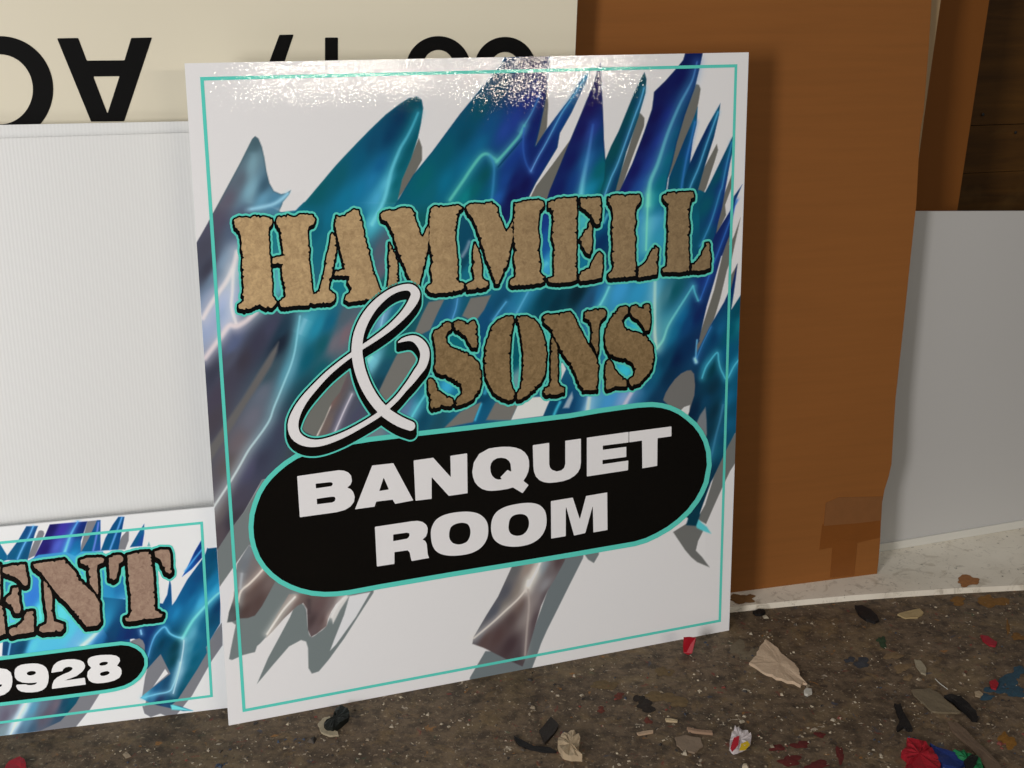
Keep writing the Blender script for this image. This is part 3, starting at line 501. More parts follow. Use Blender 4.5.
def word(name, pl, parent, letters, mat, h, dil, drop, halo, ja=.5, ext=None, step=.0009, label=None):
    """tan letters on a black outline with a drop, edged with teal; every letter piece group is a sub-part"""
    letters = [(c, jag(p, ja, 1.5)) for c, p in letters]
    allp = np.array([q for c, p in letters for q in p]); x0, y0 = allp.min(0)-9; x1, y1 = allp.max(0)+12
    gr = Grid(pl, x0, y0, x1, y1, step)
    d = np.full(gr.px.shape, 1e9)
    def sweep(sd_polys):
        dd = np.full(gr.px.shape, 1e9)
        nst = max(1, int(math.ceil(drop[1]/1.5)))
        bb = np.array([q for p in sd_polys for q in p]); bx0, by0 = bb.min(0)-16; bx1, by1 = bb.max(0)+20
        w = (gr.px > bx0) & (gr.px < bx1) & (gr.py > by0) & (gr.py < by1)
        r = np.where(w.any(1))[0]; c = np.where(w.any(0))[0]; sl = (slice(r[0], r[-1]+1), slice(c[0], c[-1]+1))
        for k in range(nst+1):
            s_ = sdf_poly(gr.px[sl]-drop[0]*k/nst, gr.py[sl]-drop[1]*k/nst, sd_polys)
            dd[sl] = np.minimum(dd[sl], s_)
        return dd, sl
    for c, p in letters:
        dd, sl = sweep([p]); d = np.minimum(d, dd)
    root = fill_from_sdf(name, gr, d-dil, M_black, h+.0003, parent, label)
    fill_from_sdf('teal_edge', gr, d-dil-halo, M_teal, h, root, None)
    # letter pieces grouped by letter
    groups = []
    for i, (c, p) in enumerate(letters):
        xm = np.mean([q[0] for q in p]); groups.append((c, p))
    merged = []
    for c, p in groups:
        if merged and merged[-1][0] == c and len(merged[-1][1]) < {'H': 2, 'M': 3, 'E': 4, 'L': 2, 'S': 3, 'O': 2, 'N': 3, 'T': 3}.get(c, 1): merged[-1][1].append(p)
        else: merged.append((c, [p]))
    for c, ps in merged:
        bb = np.array([q for p in ps for q in p]); b0 = bb.min(0)-2; b1 = bb.max(0)+2
        g2 = Grid(pl, b0[0], b0[1], b1[0], b1[1], step)
        fill_from_sdf('letter', g2, sdf_poly(g2.px, g2.py, ps), mat, h+.0006, root)
    return root
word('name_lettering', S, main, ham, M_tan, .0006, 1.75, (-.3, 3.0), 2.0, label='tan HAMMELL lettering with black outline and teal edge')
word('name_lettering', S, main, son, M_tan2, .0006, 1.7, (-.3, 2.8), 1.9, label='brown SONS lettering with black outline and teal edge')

# ---- black oval with the white words
cap = [(253.3,527),(254.3,515),(257,505),(261,494.5),(266,486),(271.5,479),(278.6,472),(287,465),(297,458.5),(312,452.5),(330,448),(370,441.6),(417,436),(470,430),(520,424),(570,418),(599,413),(620,410),(638,407.6),(651.8,406.8),(661,407.8),(669.4,410),(678,414),(685,419),(693,426),(698.7,433.5),(703,442),(705.8,452),(706.6,465),(703.5,481.7),(699.5,491),(694.8,499.3),(687,509.5),(677,519),(667,526.5),(655.7,533),(645,538),(634,541.3),(599,547.3),(560,554),(530,559),(450,572),(380,584),(348,590),(336,591.3),(324.5,591.7),(312,590.6),(301,588),(291,584.3),(281.6,579.4),(273,572.8),(266,565.5),(260,556.5),(256,546),(254,537)]
gc = Grid(S, 240, 395, 720, 605, .0010)
dc = sdf_poly(gc.px, gc.py, [cap])
oval = fill_from_sdf('oval', gc, dc, M_black, .0008, main, 'black oval with BANQUET ROOM in white')
fill_from_sdf('teal_edge', gc, dc-4.9, M_teal, .0006, oval)
t5 = (290, 440, 6.4); t6 = (370, 480, 6.4); t7 = (440, 420, 6.4); t8 = (560, 420, 6.4)
sm = lambda p, k=3: smoothpoly(p, k).tolist()
glyphs = [
 [L(t5, [(45,230),(310,192),(345,195),(372,206),(390,227),(395,262),(386,285),(365,303),(388,313),(404,332),(413,362),(408,395),(385,425),(350,446),(300,460),(62,493)]), L(t5, [(163,278),(255,268),(270,271),(273,281),(265,294),(165,308)]), L(t5, [(170,375),(265,361),(285,362),(291,374),(285,390),(270,398),(172,410)])],
 [L(t5, [(415,442),(525,162),(660,147),(788,385),(672,407),(655,380),(550,393),(540,425)]), L(t5, [(570,325),(598,238),(632,315)])],
 [L(t5, [(790,130),(915,112),(1028,237),(1025,100),(1132,84),(1135,339),(1015,356),(905,235),(905,375),(802,387)])],
 [L(t7, [(205,330),(215,270),(250,215),(310,182),(355,174),(400,170),(445,170),(480,175),(515,187),(540,205),(560,232),(568,260),(569,295),(563,330),(550,360),(532,388),(565,415),(527,467),(465,430),(430,440),(380,448),(330,452),(300,450),(268,440),(243,422),(222,397),(210,365)]), L(t7, [(320,300),(326,275),(340,256),(365,243),(392,240),(420,245),(440,260),(450,280),(455,330),(430,318),(385,365),(395,378),(370,380),(350,373),(332,355),(322,330)])],
 [L(t7, [(592,160),(697,145),(697,280),(702,303),(715,318),(745,328),(775,321),(793,305),(800,280),(800,132),(900,118),(900,270),(895,305),(882,332),(860,355),(825,377),(785,390),(745,397),(700,401),(665,397),(635,384),(612,360),(600,330),(596,295)])],
 [L(t8, [(170,112),(437,75),(437,142),(272,163),(272,190),(422,170),(422,235),(270,255),(270,282),(435,258),(433,320),(170,360)])],
 [L(t8, [(441,75),(711,40),(711,103),(622,115),(620,292),(525,308),(523,130),(441,142)])],
 [L(t6, [(30,298),(270,262),(305,260),(335,267),(357,283),(368,305),(366,335),(357,360),(335,380),(352,388),(361,405),(365,440),(368,475),(377,497),(265,517),(258,490),(254,465),(240,448),(155,460),(155,535),(43,552)]), L(t6, [(147,347),(235,335),(250,339),(252,352),(246,366),(235,374),(147,390)])],
 [sm(L(t6, [(388,345),(396,295),(425,250),(480,220),(560,204),(640,202),(700,218),(742,258),(755,310),(747,375),(710,430),(650,465),(570,481),(490,481),(430,460),(398,415)])), sm(L(t6, [(505,345),(515,303),(545,280),(590,272),(625,282),(641,318),(637,362),(615,396),(570,411),(530,402),(510,378)]))],
 [sm(L(t7, [(325,690),(333,632),(360,588),(410,557),(480,538),(560,529),(625,538),(667,575),(680,630),(674,690),(640,750),(580,790),(500,808),(420,805),(365,782),(335,745)])), sm(L(t7, [(437,682),(445,635),(470,609),(515,600),(552,612),(568,648),(562,692),(535,728),(495,740),(457,730),(441,708)]))],
 [L(t8, [(-60,518),(80,495),(125,635),(165,485),(300,462),(302,702),(212,718),(208,545),(160,722),(88,738),(35,545),(35,742),(-58,757)])]]
for gl in glyphs:
    bb = np.array([q for p in gl for q in p]); g2 = Grid(S, *(bb.min(0)-2), *(bb.max(0)+2), .0009)
    fill_from_sdf('letter', g2, sdf_poly(g2.px, g2.py, gl), M_wprint, .0011, oval)

# ---- ampersand
amp = [(398.1,342,1.2),(402.5,339.8,3.6),(408.4,338.2,5),(414.5,338.8,7),(420,343,8.8),(423.6,349,9.5),(424.5,355.7,9.3),(422,365,8.8),(417,372,8),(411,380.5,6.8),(405,387.8,5.5),(397.5,397,5),(389.4,405,5),(381.5,411.8,5),(373.8,417.5,5),(358,426.9,5),(342.5,434.9,5.6),(326.9,440.8,6.4),(314.4,443,7.4),(303.4,441,9),(295.2,434.7,10.4),(292.8,424.5,10.6),(296,412.8,9.2),(303.4,400,7.6),(314.4,387,6.3),(326.9,374,5.2),(339.4,363.4,4.6),(349.2,356,4.4),(361.9,347,4.4),(371.5,340.7,4.9),(381,334,5.5),(389.5,327.5,6),(397.4,320.3,6.6),(403.5,314,7.3),(408.8,307.3,8.2),(413,300.5,9.2),(415.2,294,9.2),(412.5,289,8),(407,287,6.6),(397.4,288.8,6),(386.5,294.4,6.5),(374.2,305.2,8),(364.6,318.8,9.4),(358.5,333.8,10.2),(356.6,348.8,10.8),(357.6,360,11),(360,371,11),(364.4,383,11),(369,392,10.8),(374.4,400.3,10.6),(380,407,10.5),(386.5,413.2,10.5),(398.8,421,10.5),(410,425.6,9.6)]
ap = smoothpoly(amp, 3, False)
def amp_sdf(px, py):
    d = np.full(px.shape, 1e9)
    for i in range(len(ap)-1):
        ax, ay, wa = ap[i]; bx, by, wb = ap[i+1]; ex, ey = bx-ax, by-ay; L2 = max(ex*ex+ey*ey, 1e-9)
        t = np.clip(((px-ax)*ex+(py-ay)*ey)/L2, 0, 1); d = np.minimum(d, np.hypot(px-ax-ex*t, py-ay-ey*t)-(wa+(wb-wa)*t)/2)
    return d
ga = Grid(S, 280, 278, 436, 464, .0009)
d0 = amp_sdf(ga.px, ga.py); dk = d0.copy()
for k in range(1, 7): dk = np.minimum(dk, amp_sdf(ga.px, ga.py-k*7.6/6))
am = fill_from_sdf('ampersand', ga, dk-1.7, M_black, .0015, main, 'white ampersand with black drop edge and teal outline')
fill_from_sdf('teal_edge', ga, dk-3.3, M_teal, .0012, am); fill_from_sdf('white_stroke', ga, d0, M_wprint, .0018, am)

# ================================================================== SMALLER SIGN, LEFT
A = ground(0, 736); B = ground(226, 708)
S2 = Plane(A, B, 5.0)
c2 = [S2.hit(*p) for p in ((-190, 759.5), (229, 707.6), (216.5, 506.6), (-205, 546.5))]
ent = thing('flame_sign', 'smaller white flame sign with ENT lettering and the number 9928, lower left corner', 'sign', tuple((A+B)/2))
V, fs = slab(S2, c2, -.003, 0); mesh_obj('panel', V, fs, M_panel, ent)
c2v = [S2.hit(*p) for p in ((-30, 739.8), (229, 707.6), (216.5, 506.6), (-30, 530))]
uvb = np.array(c2); 
# the printed film covers the whole face: canvas from left edge to right edge
cv = Canvas(S2, c2, 900, 430); f = cv.fill; g = cv.glow; cv.rgb[:] = (214, 209, 214)
ta = (0, 505, 8.533); tb = (110, 505, 8.533); tc_ = (0, 590, 8.533); td = (110, 590, 8.533); t6b = (110, 640, 7.11); t5b = (0, 660, 7.11)
GE = (120, 118, 124)
f(L(ta, [(330,222),(350,215),(372,222),(378,245),(360,290),(300,430),(240,460),(235,450)]), GE)
f(L(ta, [(745,138),(850,128),(850,240),(700,400),(680,400)]), GE)
f(L(tb, [(150,215),(162,230),(160,300),(130,380),(50,380),(100,270)]), GE)
f(L(ta, [(225,180),(325,178),(300,240),(235,470),(60,470),(62,430),(150,310)]), samples=[(22, 530, (10, 74, 150)), (15, 552, (4, 90, 150)), (35, 530, (14, 70, 150)), (27, 555, (4, 80, 140))], edge=(20, 90, 150))
g(L(ta, [(285,180),(250,260),(200,350),(150,460)]), (110, 175, 230), 1.1, taper=False, soft=2)
f(L(ta, [(-80,200),(0,330),(62,430),(60,470),(-100,520)]), (4, 96, 160))
f(L(ta, [(425,165),(745,138),(720,220),(690,310),(690,410),(640,500),(560,440),(290,450),(350,330),(380,270)]), samples=[(52, 528, (20, 20, 105)), (45, 550, (30, 24, 120)), (62, 530, (60, 50, 175)), (58, 545, (80, 100, 205)), (68, 545, (60, 110, 210)), (80, 528, (16, 40, 140)), (76, 545, (16, 110, 180)), (72, 556, (40, 150, 210)), (84, 530, (10, 40, 120))])
g(L(ta, [(665,140),(620,220),(590,290),(550,410)]), (90, 160, 230), 1.2, (120, 210, 230), w2=2, taper=False, soft=3)
f(L(ta, [(828,130),(858,128),(858,390),(690,405),(760,280)]), samples=[(99, 525, (14, 80, 160)), (92, 545, (4, 90, 150)), (99, 548, (30, 80, 170))])
g(L(ta, [(840,150),(820,280),(795,390)]), (110, 130, 220), 1.1, taper=False)
f(L(ta, [(1010,100),(1063,100),(1010,380),(860,390),(900,280),(960,170)]), samples=[(118, 520, (6, 80, 150)), (108, 545, (4, 86, 150)), (122, 530, (10, 70, 150))])
g(L(tb, [(100,108),(60,220),(0,380)]), (100, 160, 225), 1.1, taper=False)
f(L(tb, [(292,160),(293,240),(275,350),(170,360),(240,240)]), samples=[(143, 530, (20, 100, 160)), (136, 540, (4, 86, 150)), (142, 540, (30, 70, 170))])
f(L(tb, [(332,312),(345,350),(318,350)]), (110, 160, 165))
f(L(tb, [(785,290),(785,450),(700,545),(615,612),(650,550),(720,400)]), samples=[(198, 550, (10, 60, 150)), (190, 565, (20, 90, 190)), (200, 555, (14, 50, 140))])
g(L(tb, [(785,380),(720,460),(640,565)]), (80, 160, 220), 1, taper=False)
f(L(tb, [(835,385),(828,500),(800,510),(810,450)]), (20, 60, 120))
# grey shadow strip, right, then the big blade
f(L(td, [(880,380),(960,270),(960,470),(870,600),(700,900),(540,1100),(300,1000),(350,560),(430,540),(640,800),(820,490)]), GE)
f(L(t6b, [(270,190),(360,95),(440,240),(240,400),(228,400),(250,260)]), GE)
f(L(t6b, [(392,205),(414,238),(308,330)]), (216, 212, 218))
f(L(t6b, [(230,470),(340,455),(450,490),(290,548),(245,522)]), GE)
bl = L(td, [(-80,300),(-60,60),(450,115),(488,40),(510,-95),(522,-40),(530,130),(560,90),(660,-90),(770,-240),(810,-300),(830,-360),(840,-355),(920,-365),(945,-100),(940,285),(870,400),(820,490)])+L(t6b, [(690,90),(620,210),(490,410),(475,430),(440,460),(500,470),(590,502),(520,505),(400,478),(300,455),(225,415),(215,412),(250,380),(430,240),(360,100),(270,200),(250,215),(235,20),(170,-10),(100,0),(0,0)])
bs = [(L(td, [(x, y)])[0], c) for x, y, c in [(700,100,(20,110,175)),(560,200,(30,130,195)),(840,-150,(6,84,135)),(760,-120,(10,70,140)),(700,0,(6,80,150)),(640,60,(10,90,160)),(880,-300,(0,76,130)),(870,-60,(20,120,180)),(900,0,(40,150,205)),(780,100,(60,160,210)),(870,250,(10,72,122)),(920,150,(6,60,120)),(800,300,(16,100,152)),(700,380,(90,160,190)),(680,500,(70,140,170)),(740,480,(10,100,150)),(640,620,(60,130,165)),(720,600,(4,90,135)),(600,700,(110,160,185)),(560,480,(0,60,92)),(540,600,(0,64,96)),(440,450,(0,56,98)),(500,420,(0,70,120)),(400,440,(10,90,140)),(330,470,(14,50,120)),(360,520,(10,70,120)),(100,400,(10,56,130)),(150,380,(14,44,120)),(250,390,(10,50,120)),(20,380,(10,70,130)),(0,420,(14,60,120)),(480,330,(20,100,160)),(430,380,(10,80,140)),(300,330,(14,60,130)),(350,350,(14,50,130)),(510,60,(10,80,150)),(520,200,(20,110,180)),(-60,300,(40,140,195))]]
bs += [(L(t6b, [(x, y)])[0], c) for x, y, c in [(480,250,(60,120,155)),(560,250,(10,90,130)),(500,380,(6,80,120)),(400,290,(20,70,120)),(330,350,(20,80,140)),(300,400,(70,130,180)),(350,430,(30,50,100)),(440,410,(14,70,110)),(280,425,(40,100,150)),(400,465,(40,80,130)),(250,405,(90,180,205))]]
bs = [(p[0], p[1], c) for p, c in bs]
mid = L(tc_, [(-400,-60),(-300,-235),(230,-245),(330,-300),(560,-325),(640,-290),(700,-330),(880,-330),(900,-180),(1010,-200),(1110,0),(1110,460),(1000,560),(-60,560),(-400,700)])
f(mid, samples=[(L(tc_, [(x, y)])[0][0], L(tc_, [(x, y)])[0][1], c) for x, y, c in [(950,60,(40,140,200)),(1000,0,(30,110,180)),(900,150,(60,160,210)),(600,350,(84,186,235)),(400,430,(84,180,232)),(520,220,(90,200,235)),(280,60,(50,120,215)),(90,240,(90,180,220)),(950,420,(8,60,122)),(1020,300,(14,80,150)),(850,430,(30,110,180)),(980,380,(8,56,120)),(760,400,(90,180,225)),(180,500,(8,66,118)),(60,500,(14,70,130)),(280,480,(90,190,230)),(340,200,(90,210,225)),(-100,400,(20,80,140)),(-250,100,(20,100,170)),(640,430,(100,170,230)),(1080,200,(30,100,170))]], k=3)
f(L(tc_, [(-40,470),(25,440),(18,560),(-60,580)]), (214, 210, 214))
g(L(tc_, [(90,450),(70,560)]), (120, 190, 225), 1, taper=False)
g(L(tc_, [(1060,80),(980,160),(900,260),(820,370),(700,480)]), (130, 195, 230), 1.6, (225, 225, 240), w2=3, taper=False, soft=5)
f(L(td, [(420,-400),(512,-400),(560,-30),(524,-40),(510,-95),(488,40),(450,110),(420,110)]), (214, 209, 214))
f(bl, samples=bs, k=3)
g(L(td, [(950,10),(900,50),(830,120),(770,185),(700,270),(620,410)]), (140, 215, 225), 1.6, (120, 215, 205), w2=2.4, taper=False, soft=5)
g(L(td, [(620,410),(570,400),(510,370),(465,315),(400,370),(370,420),(345,490),(325,570)]), (120, 205, 230), 1.6, (90, 160, 220), w2=1.1, taper=False, soft=3)
g(L(td, [(630,430),(625,500),(600,650),(570,768),(540,880)]), (190, 215, 225), 1.2, taper=False, soft=4)
g(L(t6b, [(500,160),(480,240),(450,320),(420,365),(330,385),(235,410)]), (180, 210, 225), 1.3, (110, 190, 220), taper=False, soft=3)
g(L(td, [(262,345),(268,375)]), (150, 205, 245), 1.4, taper=False, soft=3)
f(L(t6b, [(430,462),(450,460),(590,503),(440,495)]), (110, 205, 215), aa=1.4)
f(L(td, [(170,440),(200,425),(250,412),(280,430),(297,470),(297,560),(240,520)]), GE)
# strip under the oval
lo = L(t5b, [(-300,380),(20,320),(575,245),(540,310),(430,435),(280,505),(0,545),(-300,600)])
f(L(t5b, [(560,250),(712,235),(640,350),(545,468),(530,500),(270,540),(280,495),(430,430)]), GE)
f(lo, samples=[(L(t5b, [(x, y)])[0][0], L(t5b, [(x, y)])[0][1], c) for x, y, c in [(40,400,(98,90,108)),(100,350,(110,108,125)),(-100,450,(110,110,125)),(20,500,(120,140,150)),(170,350,(190,214,228)),(120,440,(200,220,232)),(230,350,(80,145,180)),(190,430,(90,130,160)),(300,340,(96,110,130)),(350,370,(96,86,100)),(400,320,(110,96,108)),(460,310,(20,70,110)),(510,290,(8,84,125)),(480,360,(8,76,112)),(430,410,(60,80,110)),(300,430,(90,84,98)),(230,490,(60,90,120)),(150,500,(80,110,140))]], k=3)
g(L(t5b, [(185,305),(140,390),(75,530)]), (215, 228, 236), 1.6, taper=False, soft=4)
cv.build('flame_print', M_print, .0002, ent)
border(S2, [(-175, 744.5), (211.5, 695.8), (201.6, 522.8), (-185, 561)], .0036, .0005, ent)
e1 = (0, 540, 8.533); e2 = (90, 540, 8.533); e3 = (0, 620, 8.533)
entl = [
 ('E', L(e1, [(-110,215),(0,205),(5,330),(5,480),(-5,540),(22,570),(34,640),(44,760),(50,800),(0,812),(-110,830)])),
 ('E', L(e1, [(25,235),(100,215),(215,205),(220,260),(240,340),(235,380),(205,390),(180,350),(130,310),(60,290),(25,270)])),
 ('E', L(e1, [(110,410),(155,400),(165,450),(165,530),(180,590),(165,620),(130,620),(110,570),(50,520),(60,490),(100,460)])),
 ('E', L(e1, [(230,610),(285,605),(290,680),(290,780),(230,790),(150,800),(100,815),(80,790),(80,760),(140,735),(190,700),(210,650)])),
 ('N', L(e1, [(375,345),(400,370),(435,430),(445,480),(445,600),(460,690),(540,715),(545,750),(520,775),(370,785),(335,770),(345,735),(400,710),(405,640),(390,560),(380,480)])),
 ('N', L(e1, [(285,205),(330,195),(440,180),(545,165),(580,200),(640,270),(690,350),(740,400),(800,450),(850,530),(850,600),(860,690),(830,725),(740,735),(700,690),(640,620),(580,540),(520,490),(460,420),(400,340),(350,270),(300,240)])),
 ('N', L(e1, [(685,170),(740,150),(860,145),(890,160),(880,190),(830,210),(825,260),(835,330),(838,465),(800,420),(770,370),(760,300),(755,230),(720,205),(690,195)])),
 ('T', L(e2, [(160,150),(200,130),(260,125),(285,150),(280,175),(245,200),(240,260),(225,320),(200,340),(170,325),(165,240)])),
 ('T', L(e2, [(320,130),(400,105),(500,98),(520,120),(530,200),(540,300),(545,400),(555,500),(555,600),(600,610),(620,630),(610,655),(540,665),(450,675),(370,690),(310,690),(300,665),(345,640),(350,600),(350,520),(345,440),(330,330),(325,230)])),
 ('T', L(e2, [(550,95),(600,80),(670,80),(685,110),(690,230),(700,270),(680,285),(650,270),(620,210),(600,160),(560,140)]))]
word('name_lettering', S2, ent, entl, M_tan3, .0006, 2.9, (-.2, 2.6), 2.0, ja=.3, label='grey-brown ENT lettering with black outline and teal edge')
cap2 = L(e3, [(-900,475),(-1100,490),(-1150,640),(-1100,810),(-900,810),(0,700),(512,640),(900,590)])+[(115,687.4),(124,685),(131,681.6),(137.5,676.5),(142,670.5),(144.4,664.5),(144.2,658),(141.2,652.3),(136,648.2),(129,645.4),(121,644.6),(100,647),(60,652.2),(0,659.8)]
gc = Grid(S2, -150, 632, 156, 735, .0010); dc = sdf_poly(gc.px, gc.py, [cap2])
ov2 = fill_from_sdf('oval', gc, dc, M_black, .0016, ent, 'black oval with white digits'); fill_from_sdf('teal_edge', gc, dc-3.6, M_teal, .0013, ov2)
digs = [
 [L(e3, [(-110,450),(-80,420),(-40,408),(0,406),(60,415),(92,440),(106,480),(108,520),(100,565),(80,600),(40,630),(0,642),(-60,646),(-100,636),(-125,600),(-118,582),(-60,580),(-10,572),(15,560),(20,543),(-60,550),(-110,530),(-125,490)])],
 [L(e3, [(125,450),(130,415),(150,392),(185,376),(230,369),(280,365),(325,367),(365,378),(395,400),(412,435),(418,480),(412,530),(395,568),(365,592),(325,606),(280,612),(225,612),(180,604),(155,588),(140,560),(145,546),(222,543),(240,550),(270,550),(300,545),(325,525),(290,530),(240,532),(190,527),(150,510),(130,485)]), L(e3, [(228,450),(240,437),(262,430),(287,430),(308,436),(308,450),(290,462),(262,468),(238,464)])],
 [L(e3, [(440,445),(445,412),(460,380),(490,353),(530,337),(580,330),(635,329),(685,338),(715,355),(728,385),(722,410),(700,438),(655,472),(600,493),(545,512),(640,499),(725,487),(733,545),(445,582),(448,545),(462,510),(490,484),(540,458),(590,438),(615,422),(622,406),(610,396),(588,393),(560,399),(540,414),(535,430)])],
 [L(e3, [(748,350),(755,325),(780,309),(820,299),(860,294),(900,292),(950,292),(995,300),(1020,318),(1026,345),(1000,385),(1025,398),(1038,420),(1038,455),(1020,487),(980,510),(930,524),(880,532),(830,535),(790,529),(760,510),(745,475),(750,435),(780,402),(757,380)]), L(e3, [(848,370),(858,359),(880,352),(908,350),(924,357),(920,369),(900,380),(868,385),(852,381)]), L(e3, [(852,455),(862,443),(885,435),(915,430),(935,437),(936,450),(915,464),(885,472),(862,470)])]]
for gl in digs:
    bb = np.array([q for p in gl for q in p]); g2 = Grid(S2, *(bb.min(0)-2), *(bb.max(0)+2), .0009)
    fill_from_sdf('digit', g2, sdf_poly(g2.px, g2.py, gl), flat('white_digit', (226, 220, 226), .3) if 'white_digit' not in bpy.data.materials else bpy.data.materials['white_digit'], .0019, ov2)

# ================================================================== LEANING SHEETS BEHIND
UY = math.radians(15)
def wall_plane(d, lean, z=0.0, yaw=UY, x=-.6):
    u = np.array([math.cos(yaw), math.sin(yaw), 0]); n = np.array([-math.sin(UY), math.cos(UY), 0])
    u15 = np.array([math.cos(UY), math.sin(UY), 0]); A = n*d+u15*x+np.array([0, 0, z]); return Plane(A, A+u, lean)
# --- corrugated plastic
M_coro, nt, b = new_mat('corrugated_plastic'); b.inputs['Base Color'].default_value = (.72, .73, .72, 1); b.inputs['Roughness'].default_value = .32
tc = N(nt, 'ShaderNodeTexCoord'); mp = N(nt, 'ShaderNodeMapping'); mp.inputs['Rotation'].default_value = (0, 0, -UY)
wv = N(nt, 'ShaderNodeTexWave', Scale=1.0/.0044*2*math.pi/20, Distortion=0.0); wv.wave_profile = 'SIN'; wv.bands_direction = 'X'
nt.links.new(tc.outputs['Object'], mp.inputs[0]); nt.links.new(mp.outputs[0], wv.inputs['Vector'])
bp = N(nt, 'ShaderNodeBump', Strength=.12, Distance=.0006); nt.links.new(wv.outputs['Fac'], bp.inputs['Height']); nt.links.new(bp.outputs[0], b.inputs['Normal'])
mx = N(nt, 'ShaderNodeMix', data_type='RGBA'); mx.inputs[6].default_value = (.73, .74, .73, 1); mx.inputs[7].default_value = (.76, .77, .76, 1)
nt.links.new(wv.outputs['Fac'], mx.inputs[0]); nt.links.new(mx.outputs[2], b.inputs['Base Color'])
def coroplast(d, topL, topR, xl, xr, label, lean=4.0):
    pl = wall_plane(d, lean); tl = pl.hit(*topL); tr = pl.hit(*topR); sl = (tr[1]-tl[1])/(tr[0]-tl[0])
    ul, ur = pl.hit(xl, 300)[0], pl.hit(xr, 300)[0]
    top = lambda u: tl[1]+sl*(u-tl[0])
    o = thing('corrugated_plastic_sheet', label, 'sheet', tuple(pl.P(np.array([(ul+ur)/2, 0]))))
    t = .004; w = .00025
    for nm, h0, h1 in (('front_liner', -w, 0), ('back_liner', -t, -t+w)):
        V, fs = slab(pl, [(ul, 0), (ur, 0), (ur, top(ur)), (ul, top(ul))], h0, h1); mesh_obj(nm, V, fs, M_coro, o)
    Vs = []; Fs = []; p = .0044; k = 0
    u = ul
    while u < ur:
        v, ff = slab(pl, [(u, 0), (u+.0003, 0), (u+.0003, top(u)), (u, top(u))], -t+w, -w); Vs.append(v); Fs += [[q+8*k for q in fc] for fc in ff]; k += 1; u += p
    mesh_obj('flutes', np.concatenate(Vs), Fs, M_coro, o)
    return o
coroplast(1.525, (0, 138.5), (187, 132.8), -260, 330, 'white corrugated plastic sheet with vertical ribs, the front one, left of the big sign')
coroplast(1.533, (0, 125), (187, 121.3), -300, 300, 'white corrugated plastic sheet whose top edge shows just above the one before it', lean=4.0)
# --- cream sign with upside-down black lettering
S3 = wall_plane(1.565, 3.6)
tr = S3.hit(577.5, 0); br = S3.hit(575.2, 54); sl = (tr[0]-br[0])/(tr[1]-br[1]); ur = lambda v: tr[0]+sl*(v-tr[1])
cs = thing('cream_sign', 'cream board with upside-down black letters, standing behind the big sign', 'sign', tuple(S3.P(np.array([0, 0.]))))
V, fs = slab(S3, [(-.9, 0), (ur(0), 0), (ur(1.22), 1.22), (-.9, 1.22)], -.006, 0); mesh_obj('board', V, fs, M_cream, cs)
tz = (0, 20, 6.4); ty = (264, 20, 6.4); tx = (400, 20, 6.4)
def ell(cx, cy, rx, ry, n=72): return [(cx+rx*math.cos(a), cy+ry*math.sin(a)) for a in np.linspace(0, 2*math.pi, n, endpoint=False)]
cg = [[L(tz, ell(-2, 444, 343, 341)), L(tz, ell(-2, 444, 213, 224))],
      [L(tz, [(365,117),(500,115),(555,260),(797,258),(840,115),(973,112),(795,648),(583,650)]), L(tz, [(597,362),(765,360),(688,600)])],
      [L(ty, [(98,95),(190,93),(40,540),(260,540),(260,632),(-75,632),(-75,560)])],
      [L(ty, [(390,112),(473,112),(473,540),(560,520),(560,590),(473,640),(390,640)])],
      [L(tx, ell(245, 311, 208, 208)), L(tx, ell(245, 285, 95, 93))], [L(tx, ell(672, 304, 196, 196)), L(tx, ell(672, 296, 91, 91))]]
for i, gl in enumerate(cg):
    bb = np.array([q for p in gl for q in p]); g2 = Grid(S3, *(bb.min(0)-2), *(bb.max(0)+2), .0012)
    d = sdf_poly(g2.px, g2.py, gl)
    fill_from_sdf('digit' if i > 3 or i in (2, 3) else 'letter', g2, d, M_vinyl, .0006, cs)
# --- big cardboard sheet
M_card, nt, b = new_mat('cardboard'); tc = N(nt, 'ShaderNodeTexCoord'); mp = N(nt, 'ShaderNodeMapping'); mp.inputs['Rotation'].default_value = (0, 0, -UY); mp.inputs['Scale'].default_value = (1.5, 1, 30)
no = N(nt, 'ShaderNodeTexNoise', Scale=4.0, Detail=5.0, Roughness=.6); n2 = N(nt, 'ShaderNodeTexNoise', Scale=2.2, Detail=2.0)
nt.links.new(tc.outputs['Object'], mp.inputs[0]); nt.links.new(mp.outputs[0], no.inputs['Vector']); nt.links.new(tc.outputs['Object'], n2.inputs['Vector'])
ma = N(nt, 'ShaderNodeMath', operation='ADD'); nt.links.new(no.outputs['Fac'], ma.inputs[0]); nt.links.new(n2.outputs['Fac'], ma.inputs[1])
rp = N(nt, 'ShaderNodeValToRGB'); rp.color_ramp.elements[0].position = .7; rp.color_ramp.elements[1].position = 1.3
rp.color_ramp.elements[0].position = .35; rp.color_ramp.elements[1].position = .65
mh = N(nt, 'ShaderNodeMath', operation='MULTIPLY'); mh.inputs[1].default_value = .5; nt.links.new(ma.outputs[0], mh.inputs[0]); nt.links.new(mh.outputs[0], rp.inputs[0])
CARD = s2l((138, 86, 38)); rp.color_ramp.elements[0].color = tuple(CARD*.93)+(1,); rp.color_ramp.elements[1].color = tuple(CARD*1.07)+(1,)
nt.links.new(rp.outputs[0], b.inputs['Base Color']); b.inputs['Roughness'].default_value = .75; b.inputs['Specular IOR Level'].default_value = .25
S4 = Plane(ground(735, 592.2, .009), ground(878, 573.6, .009), 5.0)
